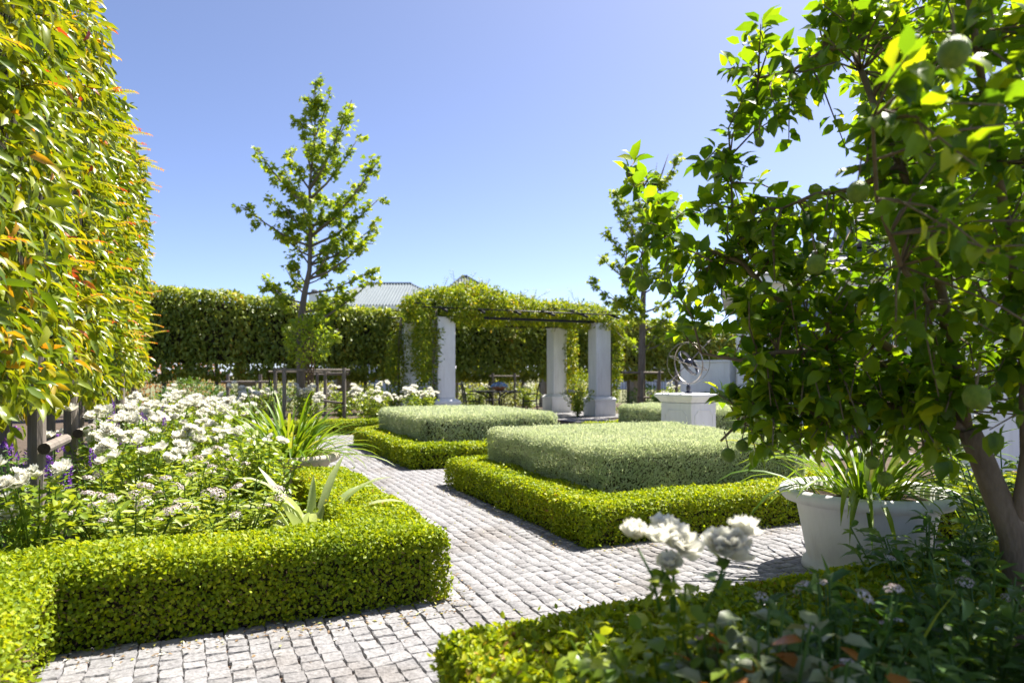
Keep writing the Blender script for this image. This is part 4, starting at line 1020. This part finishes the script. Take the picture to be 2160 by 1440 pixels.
def shrub(name, label, cat, pos, h, spread, nstem, nleaf, L, ratio, mat, flowers=0, fmesh=None, fscale=1.0, T=T4, group=None, singles=0, rnds=None, droop=-.1, fname='flower_cluster', low=.08):
    base = Vector(pos); base.z = 0; root = thing(name, label, cat, base, group); tips = []; mb = MB(); V, A, N = [], [], []
    for k in range(nstem):
        a = random.uniform(0, 6.283); rr = spread * math.sqrt(random.random()); hh = h * random.uniform(.75, 1.0) * (1 - .25 * (rr / spread) ** 2)
        e = base + Vector((math.cos(a) * rr, math.sin(a) * rr, hh)); m1 = base + Vector((math.cos(a) * rr * .5, math.sin(a) * rr * .5, hh * .5))
        mb.tube([base + Vector((math.cos(a) * rr * .2, math.sin(a) * rr * .2, 0)), m1, e], [.006, .005, .003], 5); tips.append((e, (e - m1).normalized()))
        for j in range(int(nleaf / nstem)):
            t = random.uniform(.15, 1.0) ** .75; c = base.lerp(m1, t / .5) if t < .5 else m1.lerp(e, (t - .5) / .5)
            az = random.uniform(0, 6.283); d = Vector((math.cos(az), math.sin(az), random.gauss(.25, .3) + droop)).normalized()
            if c.z < low: continue
            V.append(c + d * .01); A.append(d); N.append(Vector((random.gauss(0, .3), random.gauss(0, .3), 1)))
    mb.build('stems', M['dark_leaf'], root, kind='stuff', rnd=.5)
    V, A, N = np.array(V), np.array(A), np.array(N); sz = rng.uniform(.55, 1.15, len(V))
    if singles:
        d_ = V[:, 1] - V[:, 2] * 2.2; idx = np.argsort(d_)[:singles]; keep = np.ones(len(V), bool); keep[idx] = False
        single_leaves('leaf', V[idx], A[idx], N[idx], L * sz[idx], ratio, T8, M[mat], root, rnds=rnds); V, A, N, sz = V[keep], A[keep], N[keep], sz[keep]
    if len(V): leaves('foliage', V, A, N, L * sz, L * ratio * sz, T, M[mat], root)
    for k in range(flowers):
        e, d = random.choice(tips) if k >= len(tips) else tips[k]
        o = bpy.data.objects.new(fname, random.choice(fmesh)); link(o, root)
        o.location = e + Vector((random.gauss(0, .02), random.gauss(0, .02), random.uniform(0, .02))) - base
        o.rotation_euler = (random.gauss(0, .3), random.gauss(0, .3), random.uniform(0, 6.28)); o.scale = (fscale * random.uniform(.7, 1.2),) * 3
    return root
def blades(name, label, cat, pos, n, ln, wid, mat, tilt=(35, 85), r0=.14, droop=1.0, group=None, bname='blade', root=None, lean=(0, 0), nseg=7, droop_var=.4):
    base = Vector(pos)
    if root is None: root = thing(name, label, cat, base, group)
    for i in range(n):
        az = random.uniform(0, 6.283); el = math.radians(random.uniform(*tilt)); L = ln * random.uniform(.65, 1.1); W = wid * random.uniform(.75, 1.15)
        rr = r0 * math.sqrt(random.random()); h = Vector((math.cos(az), math.sin(az), 0)); sd = Vector((-h.y, h.x, 0))
        o = base + h * rr * random.uniform(.2, 1); vs = []; fs = []; dr = droop * random.uniform(1 - droop_var, 1 + droop_var); p = o.copy(); e = el; tw = random.uniform(-.5, .5)
        for k in range(nseg + 1):
            t = k / nseg
            d = (h * math.cos(e) + Vector((lean[0], lean[1], 0)) * t * .5 + Vector((0, 0, math.sin(e)))).normalized()
            ww = W * (.75 + .5 * t if t < .5 else 1.0 - ((t - .5) / .5) ** 2.2 * .97) * .5
            nn = d.cross(sd).normalized(); s2 = (sd * math.cos(tw * t) + nn * math.sin(tw * t))
            vs += [p - s2 * ww - nn * ww * -.35, p, p + s2 * ww - nn * ww * -.35]
            p = p + d * (L / nseg); e -= dr * (1.6 / nseg) * (.35 + t * 1.3)
        for k in range(nseg):
            a = k * 3; fs += [(a, a + 1, a + 4, a + 3), (a + 1, a + 2, a + 5, a + 4)]
        MB().add(vs, fs).build(bname, mat, root, smooth=True, rnd=random.random())
    return root

# left bed ----------------------------------------------------------------
roses = [(4.25, -.80, .80, .20, 9), (5.35, -.42, .86, .30, 14), (6.0, -.72, .95, .32, 16), (6.6, -.1, .82, .36, 16), (7.5, -.6, .95, .36, 20), (7.7, .15, .85, .36, 16), (8.6, -.35, .98, .40, 24),
         (9.4, -.75, 1.0, .40, 22), (9.5, .15, .90, .40, 20), (10.5, -.35, 1.0, .42, 24), (11.4, -.75, 1.02, .42, 20), (11.5, .2, .95, .42, 20), (12.6, -.3, 1.0, .45, 20), (13.0, .5, .9, .40, 14)]
rl = ['nearest white rose bush at the left edge, against the round posts', 'white rose bush beside the second wooden post on the left', 'white rose bush with heavy flower heads under the left hedge posts',
      'low white rose bush in the middle of the left bed', 'white rose bush by the third wooden post on the left', 'white rose bush left of the strap leaved clump', 'densely flowering white rose bush in the middle left bed',
      'white rose bush under the hedge, past the third post pair', 'white rose bush behind the strap leaved clump', 'large white rose bush in the back of the left bed', 'white rose bush under the hedge near its far posts',
      'white rose bush in the back of the left bed, nearest the path', 'farthest big white rose bush of the left bed', 'small far white rose bush beside the crossing path']
for (r, l_) in zip(roses, rl):
    u, v, h, s, nbm = r
    rose(l_, u, v, h, s, 15, 760 if u < 8 else 600, int(nbm * 1.15) + 4, L=.052 if u < 8 else .06, T=T4, size=.050 if u < 6 else .058)
rose('leafy yellow green rose bush with few white flowers beside the iris clump', 5.25, .40, .84, .42, 24, 2000, 7, L=.05, size=.042)
rose('leafy rose bush with single white blooms in front of the bowl shaped pot', 6.05, .45, .78, .30, 14, 800, 7, L=.05, size=.042)
PK = [(4.2, -.35, .62), (4.25, .15, .62), (4.75, -.1, .68), (5.3, .0, .66), (4.9, -.55, .60), (5.9, .0, .68)]
pl_ = ['pale pink flowering shrub nearest the box hedge corner in the left bed', 'pale pink flowering shrub just behind the front box hedge', 'pale pink shrub with broad flower heads in the middle of the left bed',
       'pale pink shrub between the iris clump and the rose bushes', 'pale pink shrub in the shade of the left posts', 'pale pink shrub left of the leafy rose bush']
for (u, v, h), l_ in zip(PK, pl_):
    shrub('spirea_bush', l_, 'flowering shrub', G(u, v), h, .34, 24, 900, .075, .34, 'lance', flowers=10, fmesh=PINKC, fscale=.9, group='pale pink flowering shrubs')
SV = [(4.6, -.95), (5.5, -.95), (6.6, -.45), (7.0, -.85), (8.1, -.9), (10.0, -.6)]
sl = ['purple flowered sage at the left edge below the nearest post', 'purple flowered sage behind the second post on the left', 'purple flowered sage among the roses of the middle left bed', 'tall purple sage beside the third post', 'purple sage below the tall left hedge', 'far purple sage at the back of the left bed']
for (u, v), l_ in zip(SV, sl):
    shrub('purple_sage', l_, 'flowering plant', G(u, v), .85 if u < 7.5 else .9, .24, 14, 420, .05, .22, 'dark_leaf', flowers=4, fmesh=SPIKE, fscale=1.0, group='purple flowered sages', fname='flower_spike')
blades('iris_clump', 'pale green iris clump with broad drooping blades beside the left box hedge', 'plant', G(4.42, .60, .12), 28, .66, .060, M['iris'], tilt=(40, 86), r0=.10, droop=1.15, droop_var=.8)
blades('agapanthus', 'strap leaved agapanthus clump growing in the left bed behind the pot', 'plant', G(8.3, .72), 120, .85, .032, M['blade'], tilt=(45, 88), r0=.22, droop=.75)
rt = [o for o in COL.objects if o.name.startswith('agapanthus')][0]
for k in range(9):
    a = random.uniform(0, 6.28); b = G(8.3 + .15 * math.cos(a), .72 + .15 * math.sin(a)); t = b + Vector((random.uniform(-.25, .25), random.uniform(-.1, .1), random.uniform(.85, 1.1)))
    MB().tube([b, b.lerp(t, .5) + Vector((0, 0, .05)), t], [.006, .005, .004], 5).tube([t, t + Vector((0, 0, .03)), t + Vector((0, 0, .06))], [.005, .012, .002], 6).build('flower_stalk', M['blade'], rt, smooth=True, rnd=.4)
# ground cover that closes the bed
p = np.stack([rng.uniform(3.9, 13.5, 9000), rng.uniform(-1.3, .68, 9000), rng.uniform(.04, .42, 9000)], 1); k = (p[:, 2] < .16 + .22 * np.sin(p[:, 0] * 3) * np.sin(p[:, 1] * 4) + .12); p = p[k]
gc = thing('ground_cover', 'low green ground cover filling the left bed', 'ground cover', G(8, -.3), kind='stuff')
p = Gn(p); n = len(p); leaves('foliage', p, nz(rvec(n) * np.array([1, 1, .5])), nz(rvec(n) * .4 + UP), .06, .035, T4, M['rose_leaf'], gc)

# far rose bed and roses around the pergola
far = [(14.7, .6), (14.8, 1.9), (14.7, 3.2), (14.8, 4.4), (15.7, 3.6), (15.9, 4.8), (16.2, 1.0), (16.6, 3.0), (16.8, 5.0)]
fl_ = ['far left white rose bush behind the narrow box hedge', 'far white rose bush in front of the plane tree trunk', 'far white rose bush right of the plane tree stakes', 'far white rose bush just left of the silvery block', 'second row white rose bush between plane tree and pergola',
       'white rose bush at the foot of the vine covered left column', 'far white rose bush behind the plane tree', 'white rose bush behind the plane tree stake frame', 'white rose bush behind the left pergola column']
for (u, v), l_ in zip(far, fl_):
    rose(l_, u, v, 1.0, .50, 16, 600, 30, L=.075, T=T2, size=.07)
for (u, v, l_) in ((17.0, 9.7, 'pale rose bush between the two right pergola columns'), (15.2, 11.4, 'white rose bush right of the pergola, under the right tree'), (15.0, 12.5, 'white rose bush behind the right silvery block'), (16.4, 12.6, 'white rose bush near the low white wall'), (20.6, 8.0, 'rose bush behind the garden table'), (20.7, 9.9, 'rose bush right of the table below the back hedge'), (20.5, 6.7, 'rose bush left of the table behind the pergola')):
    rose(l_, u, v, 1.0, .50, 14, 620, 12, L=.08, T=T2, size=.06)
for (x, y, l_) in ((437, 960, 'thin dark garden sprinkler among the left roses'), (741, 1102, 'short dark garden sprinkler beside the iris clump')):
    q = P(x, y, 4.6 if x > 600 else 6.0); top = q.z; q.z = 0
    sp = thing('sprinkler', l_, 'sprinkler', q); MB().tube([q, q + Vector((0, 0, top))], .009, 8).build('riser', M['steel'], sp); MB().tube([q + Vector((0, 0, top)), q + Vector((0, 0, top + .03))], .016, 8).build('nozzle', M['steel'], sp)

# ------------------------------------------------------------------ pots
def pot(label, loc, R, H, mat, prof=None):
    root = thing('plant_pot', label, 'pot', loc)
    k = R / .52
    pf = [(.01, .004), (.375 * k, .004), (.385 * k, .015), (.375 * k, .05), (.35 * k, .065), (.355 * k, .10), (.378 * k, .22), (.402 * k, .34), (.418 * k, H - .09), (.425 * k, H - .085), (.49 * k, H - .078), (.518 * k, H - .05), (.522 * k, H - .028), (.512 * k, H - .008), (.49 * k, H), (.462 * k, H - .006), (.43 * k, H - .03), (.405 * k, H - .12), (.01, H - .13)]
    MB().lathe(pf, loc, 56, close=False).build('bowl', mat, root, smooth=True)
    MB().lathe([(.418 * k, H - .07), (.25 * k, H - .055), (.01, H - .05)], loc, 28, close=False).build('soil', M['soil'], root)
    return root
P1 = P(1826, 0, 4.12); P1.z = .03
pot('big round white pot with rolled rim standing on the cobbles at the right', P1, .488, .50, M['pot'])
blades('agapanthus', 'strap leaved agapanthus growing in the big white pot', 'plant', P1 + Vector((-.02, 0, .45)), 130, .78, .028, M['blade'], tilt=(5, 72), r0=.36, droop=.95, droop_var=.6)
P2 = G(6.72, .72, .03)
pot('shallow cream pot half hidden by the left bed, full of strap leaves', P2, .47, .45, M['pot2'])
blades('agapanthus', 'dense strap leaved agapanthus spilling out of the cream pot on the left', 'plant', P2 + Vector((0, 0, .38)), 170, .72, .028, M['blade'], tilt=(10, 85), r0=.34, droop=.85, droop_var=.5)

# ------------------------------------------------------------------ foreground bed
fr = rose('white rose bush in the foreground with three full flower heads', 0, 0, .72, .27, 20, 1200, 0, L=.052, T=T8, size=.04, singles=140, pos=P(1430, 0, 1.72), group=None)
fb = fr.location.copy()
for (x, y, Z, cl) in ((1345, 1138, 1.66, 3), (1405, 1140, 1.70, 4), (1395, 1178, 1.68, 1), (1535, 1145, 1.64, 4), (1530, 1188, 1.62, 1)):
    c = P(x, y, Z); st = P(x + (1440 - x) * .5, 1290, Z)
    MB().tube([st, st.lerp(c, .5) + Vector((.008, 0, 0)), c - Vector((0, 0, .02))], [.0045, .004, .003], 6).build('flower_stem', M['dark_leaf'], fr, smooth=True, rnd=.5)
    for k in range(cl):
        jit = Vector((random.uniform(-.035, .035), random.uniform(-.03, .03), random.uniform(-.022, .022)))
        bloom(c + jit, Vector((random.gauss(0, .45), random.gauss(-.1, .4), .9)).normalized(), random.uniform(.042, .050), fr, fb)
    q = []
    for k in range(5): q.append(st.lerp(c, random.uniform(.15, .8)))
    q = np.array(q); single_leaves('leaf', q, rvec(5) * np.array([1, 1, .3]), rvec(5) * .4 + UP, .05, .68, T8, M['rose_leaf'], fr)
def fsh(label, x, Z, h, sp, ns, nl, L, ratio, mat, fl=0, fm=None, singles=60, name='shrub', fs=.5, rnds=None, droop=-.1, cat='shrub'):
    return shrub(name, label, cat, P(x, 0, Z), h, sp, ns, nl, L, ratio, mat, flowers=fl, fmesh=fm, fscale=fs, T=T8, singles=singles, rnds=rnds, droop=droop)
BR = [.05, .2, .35, .5, .6, .7, .8, .95]
fsh('grey green and bronze leaved plant at the bottom edge, left of the dark shrubs', 1590, 1.55, .74, .20, 34, 420, .066, .72, 'bronze', singles=110, name='bronze_plant', rnds=BR, cat='plant')
fsh('second grey green and bronze leaved plant at the bottom edge, farther right', 1745, 1.5, .70, .18, 26, 320, .066, .72, 'bronze', singles=80, name='bronze_plant', rnds=BR, cat='plant')
fsh('dark green plant with small white flower clusters in front of the big pot', 1760, 1.85, .68, .26, 26, 620, .085, .36, 'dark_leaf', fl=9, fm=PINKC, singles=90)
fsh('dark leafy plant with a pale flower head at the foot of the lemon trunk', 2080, 2.05, .72, .34, 28, 760, .09, .38, 'dark_leaf', fl=6, fm=PINKC, singles=90)
fsh('dark leafy plant in the bottom right corner', 2050, 1.6, .58, .32, 28, 760, .09, .40, 'dark_leaf', fl=3, fm=PINKC, singles=90)
fsh('dark leafy plant between the big pot and the lemon trunk', 1960, 2.75, .68, .42, 28, 900, .085, .40, 'dark_leaf', fl=3, fm=PINKC, singles=60)
fsh('dark leafy shrub right of the lemon trunk by the white wall', 2130, 3.6, .95, .35, 16, 480, .075, .55, 'dark_leaf', singles=40)
fsh('low dark plant at the bottom edge below the bronze leaves', 1900, 1.4, .55, .28, 24, 560, .085, .40, 'dark_leaf', singles=60)
fsh('leafy dark green plant behind the bronze leaves in the shade', 1620, 1.72, .56, .28, 22, 560, .06, .5, 'dark_leaf', singles=50)
rose('white rose bush behind the big pot beside the white wall', 0, 0, .95, .25, 8, 260, 5, L=.055, T=T8, pos=P(2010, 0, 5.0), size=.05)
blades('iris_clump', 'stiff green iris blades in front of the big white pot', 'plant', P(1850, 0, 2.0) * Vector((1, 1, 0)).x if False else Vector((P(1850, 0, 2.0).x, 2.0, 0)), 12, .66, .036, M['blade'], tilt=(60, 86), r0=.06, droop=.25)

# ------------------------------------------------------------------ lemon tree
LT = P(2158, 0, 2.62); LT.z = 0
lt = thing('lemon_tree', 'lemon tree with green fruit leaning in from the right', 'tree', LT)
def limb(name, pts, r0, r1):
    q = [P(*a) for a in pts]; n = len(q)
    # round the corners a little
    s = [q[0]]
    for i in range(n - 1):
        s += [q[i].lerp(q[i + 1], .5), q[i + 1]]
    MB().tube(s, [r0 + (r1 - r0) * i / (len(s) - 1) for i in range(len(s))], 10).build(name, M['bark'], lt, smooth=True)
    return s
LIMB = []
t_ = [(2158, 1460, 2.62), (2156, 1330, 2.62), (2150, 1230, 2.62), (2138, 1130, 2.62), (2100, 1040, 2.63), (2068, 960, 2.64), (2042, 905, 2.65)]
limb('trunk', t_, .062, .040)
LIMB += limb('branch', [(2042, 905, 2.65), (2000, 820, 2.7), (1930, 765, 2.75), (1850, 718, 2.8), (1760, 692, 2.85), (1700, 665, 2.88), (1622, 619, 2.92), (1566, 554, 2.95), (1510, 532, 3.0), (1440, 512, 3.05), (1370, 490, 3.1)], .022, .006)
LIMB += limb('branch', [(2042, 905, 2.65), (2005, 700, 2.55), (1960, 500, 2.45), (1900, 350, 2.35), (1840, 210, 2.5), (1795, 95, 2.7), (1740, 105, 2.8), (1670, 150, 2.87), (1600, 165, 2.92)], .019, .005)
LIMB += limb('branch', [(2138, 1130, 2.62), (2165, 960, 2.55), (2160, 760, 2.45), (2125, 480, 2.3), (2080, 230, 2.2), (2040, -30, 2.1), (2010, -250, 2.1)], .024, .007)
LIMB += limb('branch', [(1930, 765, 2.75), (1840, 768, 2.7), (1740, 740, 2.7), (1640, 742, 2.75), (1560, 760, 2.8), (1480, 745, 2.85)], .016, .005)
LIMB += limb('branch', [(2042, 905, 2.65), (1930, 860, 2.7), (1840, 850, 2.75), (1740, 880, 2.8), (1650, 850, 2.85), (1560, 890, 2.9), (1520, 930, 2.9)], .018, .005)
LIMB += limb('branch', [(2138, 1130, 2.62), (2230, 880, 2.8), (2330, 600, 3.1), (2350, 300, 3.3), (2300, 50, 3.4)], .034, .01)
LIMB += limb('branch', [(1900, 350, 2.35), (1800, 400, 2.5), (1720, 410, 2.6), (1650, 440, 2.7)], .014, .005)
LIMB += limb('branch', [(2160, 760, 2.45), (2050, 600, 2.9), (1960, 480, 3.3), (1900, 380, 3.6), (1850, 200, 3.8)], .016, .005)
LIMB += limb('branch', [(2005, 700, 2.55), (1900, 560, 2.2), (1850, 420, 1.95), (1840, 250, 1.8)], .011, .004)
LIMB += limb('branch', [(1566, 554, 2.95), (1545, 440, 2.95), (1540, 330, 2.95)], .008, .003)
LIMB += limb('branch', [(1440, 512, 3.05), (1385, 440, 3.1), (1330, 350, 3.1)], .008, .003)
LB = [Vector(p) for p in LIMB]
CL = [(1790, 75), (1745, 50), (1705, 110), (1660, 130), (1605, 75), (1575, 105), (1560, 160), (1545, 205), (1600, 205), (1640, 170), (1575, 250), (1620, 255), (1680, 215), (1560, 225), (1640, 225), (1735, 130), (1720, 190),
      (1475, 335), (1490, 400), (1510, 350), (1540, 350), (1525, 420), (1460, 450), (1505, 470), (1550, 475), (1420, 465), (1390, 500), (1350, 480), (1322, 400), (1315, 350), (1335, 440), (1375, 440), (1340, 545), (1325, 575), (1375, 575), (1400, 610),
      (1440, 590), (1480, 555), (1440, 540), (1500, 615), (1550, 600), (1600, 560), (1580, 520), (1620, 500), (1650, 540), (1640, 460), (1660, 430), (1690, 480), (1590, 625), (1540, 650), (1640, 640), (1680, 580), (1480, 640), (1450, 625), (1530, 510), (1570, 570),
      (1395, 700), (1430, 690), (1480, 680), (1520, 700), (1560, 690), (1510, 740), (1560, 760), (1600, 740), (1640, 700), (1680, 740), (1620, 790), (1660, 800), (1480, 845), (1520, 850), (1555, 835), (1570, 885), (1540, 945), (1600, 865), (1640, 850), (1590, 810), (1690, 850), (1640, 900), (1600, 930), (1690, 910)]
tw = MB(); LV, LA, LN = [], [], []
def spray(c, seed_dir=None, nl=14):
    i = min(range(len(LB)), key=lambda k: (LB[k] - c).length_squared); o = LB[i]; d = c - o
    if d.length > .75: o = c - d.normalized() * .45; d = c - o
    if d.length < .08: d = Vector((random.gauss(0, 1), random.gauss(0, 1), random.gauss(.3, 1))).normalized() * .16; o = c - d
    L = d.length; dn = d.normalized(); m1 = o.lerp(c, .5) + Vector((random.gauss(0, .02), random.gauss(0, .02), .03))
    e = c + dn * .05
    tw.tube([o, m1, e], [.0045, .0035, .002], 5)
    for k in range(nl):
        t = random.uniform(.30, 1.05) if L < .4 else random.uniform(1 - .36 / L, 1.04)
        q = o.lerp(m1, t * 2) if t < .5 else m1.lerp(e, min(1, (t - .5) * 2))
        az = random.uniform(0, 6.283); s1 = dn.cross(Vector((.3, .1, 1))).normalized(); s2 = dn.cross(s1)
        ax = (dn * random.uniform(.2, .9) + (s1 * math.cos(az) + s2 * math.sin(az)) * .9 + Vector((0, 0, -.12))).normalized()
        LV.append(q + ax * .012); LA.append(ax); LN.append(Vector((random.gauss(0, .5), random.gauss(0, .5), 1)))
for (x, y) in CL:
    x += 45 if (x < 1570 and y > 640) else (24 if x < 1560 else 0)
    Z = 2.95 + random.uniform(-.22, .22) - (.06 if y < 280 and x > 1530 else 0)
    spray(P(x + random.uniform(-8, 8), y + random.uniform(-8, 8), Z), nl=18)
    if random.random() < .5: spray(P(x + random.uniform(-14, 22), y + random.uniform(-22, 22), Z + random.uniform(.1, .35)), nl=11)
cnt = 0; tries = 0
DENSE = 0
C0 = np.array([2.25, 3.0, 1.95]); R0_ = np.array([1.35, 1.75, 1.35])
while cnt < 520 and tries < 20000:
    tries += 1
    q = np.array([random.uniform(-1, 1) for _ in range(3)]); l = np.linalg.norm(q)
    if l > 1 or l < .25: continue
    w_ = C0 + q * R0_
    if w_[1] < 1.15: continue
    px = 1080 + 1440 * w_[0] / w_[1]; py = 793 - 1440 * (w_[2] - CAM_H) / w_[1]
    if px < 2200:                                     # keep the crown's own outline: sky notch, open underside
        if px < 1690 + 55 * math.sin(py * .02): continue
        if py > 955 - (60 if px > 2010 else 0): continue
        if w_[1] < 2.2 and px < 1960: continue
        if w_[1] > 3.3 and px < 1800: continue
        if w_[1] < 1.5 and random.random() < .5: continue
        if px > 2050 and 740 < py and random.random() < .75: continue
    if w_[2] < .95: continue
    spray(Vector(w_), nl=13); cnt += 1

for b in LB:                                           # leafy shoots close in front of the limbs
    bx = 1080 + 1440 * b.x / b.y; by = 793 - 1440 * (b.z - CAM_H) / b.y
    if 1690 < bx < 2200 and -40 < by < 860:
        for _ in range(2): spray(b + Vector((random.gauss(0, .10), -random.uniform(.10, .38), random.gauss(.02, .10))), nl=12)
for _ in range(75): spray(P(random.uniform(1610, 2010), random.uniform(790, 955), random.uniform(2.45, 3.05)), nl=11)
for _ in range(70):
    spray(P(random.uniform(1570, 1810), random.uniform(440, 850), random.uniform(2.5, 3.2)), nl=12)
cnt = 0; tries = 0
while cnt < 190 and tries < 20000:                     # the heavy right side of the crown
    tries += 1
    x, y, Z = random.uniform(1740, 2230), random.uniform(-60, 900), random.uniform(2.2, 4.4)
    if x < 1740 + 90 * abs(math.sin(y * .013)) or (x > 2040 and y > 720 and random.random() < .8): continue
    if y > 900 - max(0, (2.6 - Z)) * 60: continue
    c = P(x, y, Z)
    if c.z < 1.0 or c.z > 3.3: continue
    spray(c, nl=13); cnt += 1
tw.build('twigs', M['bark'], lt, smooth=True, kind='stuff')
LV, LA, LN = np.array(LV), np.array(LA), np.array(LN); n = len(LV); sz = rng.uniform(.55, 1.15, n)
px = 1080 + 1440 * LV[:, 0] / LV[:, 1]; py = 793 - 1440 * (LV[:, 2] - CAM_H) / LV[:, 1]
sc_in = (px > 0) & (px < 2160) & (py > 0) & (py < 1440)
idx = np.argsort(LV[:, 1] / sz + (~sc_in) * 100)[:300]; keep = np.ones(n, bool); keep[idx] = False
LL = .084
single_leaves('leaf', LV[idx], LA[idx], LN[idx], LL * sz[idx], .62, T8, M['lemon'], lt)
leaves('foliage', LV[keep], LA[keep], LN[keep], LL * sz[keep], LL * .62 * sz[keep], T8, M['lemon'], lt, rnd=rng.beta(1.5, 1.7, keep.sum()), smooth=True)
lm = bpy.data.meshes.new('lemon'); b_ = MB().lathe([(.002, -1.12), (.10, -1.06), (.22, -.98), (.55, -.82), (.85, -.50), (1.0, -.05), (.93, .42), (.66, .78), (.30, .97), (.08, 1.02), (.002, 1.0)], (0, 0, 0), 20)
lm.from_pydata(b_.v, [], b_.f); lm.polygons.foreach_set('use_smooth', [True] * len(b_.f)); lm.materials.append(M['lemonskin']); lm.update()
for (x, y, d, Z) in ((2012, 112, 64, 1.35), (1810, 405, 45, 1.85), (1353, 505, 30, 2.95), (1595, 492, 30, 2.75), (1570, 470, 30, 2.8), (1320, 575, 27, 3.0), (1356, 598, 32, 2.9), (1402, 608, 28, 2.95), (1602, 300, 20, 2.5), (1722, 558, 40, 2.1), (1840, 975, 28, 2.5), (1867, 1010, 31, 2.45), (1536, 960, 30, 2.8), (1565, 940, 26, 2.85), (2060, 838, 52, 2.0), (1372, 412, 18, 3.0)):
    o = bpy.data.objects.new('lemon', lm); link(o, lt); o.location = P(x, y, Z) - LT; r = d / 1440 * Z / 2; o.scale = (r, r, r * 1.05)
    o.rotation_euler = (random.gauss(0, .35), random.gauss(0, .35), random.uniform(0, 6))
    c = P(x, y, Z)
    MB().tube([c + Vector((0, 0, r * .95)), c + Vector((random.uniform(-.02, .02), .01, r + .07))], [.003, .0025], 5).build('fruit_stalk', M['bark'], lt)

# ------------------------------------------------------------------ litter on the paving
q = []
for (a0, a1, b, ax_) in ((3.38, 3.38, None, 0),):
    pass
def litter(u0, u1, v0, v1, n):
    for i in range(n): q.append((random.uniform(u0, u1), random.uniform(v0, v1), random.uniform(.036, .046)))
litter(3.18, 3.42, -.55, 1.25, 260); litter(3.4, 6.2, 1.12, 1.35, 260); litter(3.80, 4.06, 2.3, 5.2, 300); litter(4.0, 7.0, 2.16, 2.40, 320); litter(8.2, 11.5, 2.1, 2.36, 160); litter(2.03, 2.2, .7, 4.5, 160)
litter(2.1, 3.3, -.5, 5.0, 170); litter(3.3, 8.2, 1.2, 2.3, 130)
q = Gn(np.array(q)); n = len(q)
fl = thing('fallen_leaves', 'small fallen leaves and petals scattered along the hedge feet on the path', 'leaf litter', G(3.5, 1.3), kind='stuff')
leaves('litter', q, nz(rvec(n) * np.array([1, 1, .15])), nz(rvec(n) * .25 + UP), rng.uniform(.012, .03, n), rng.uniform(.008, .016, n), T2, M['litter'], fl, rnd=rng.random(n))
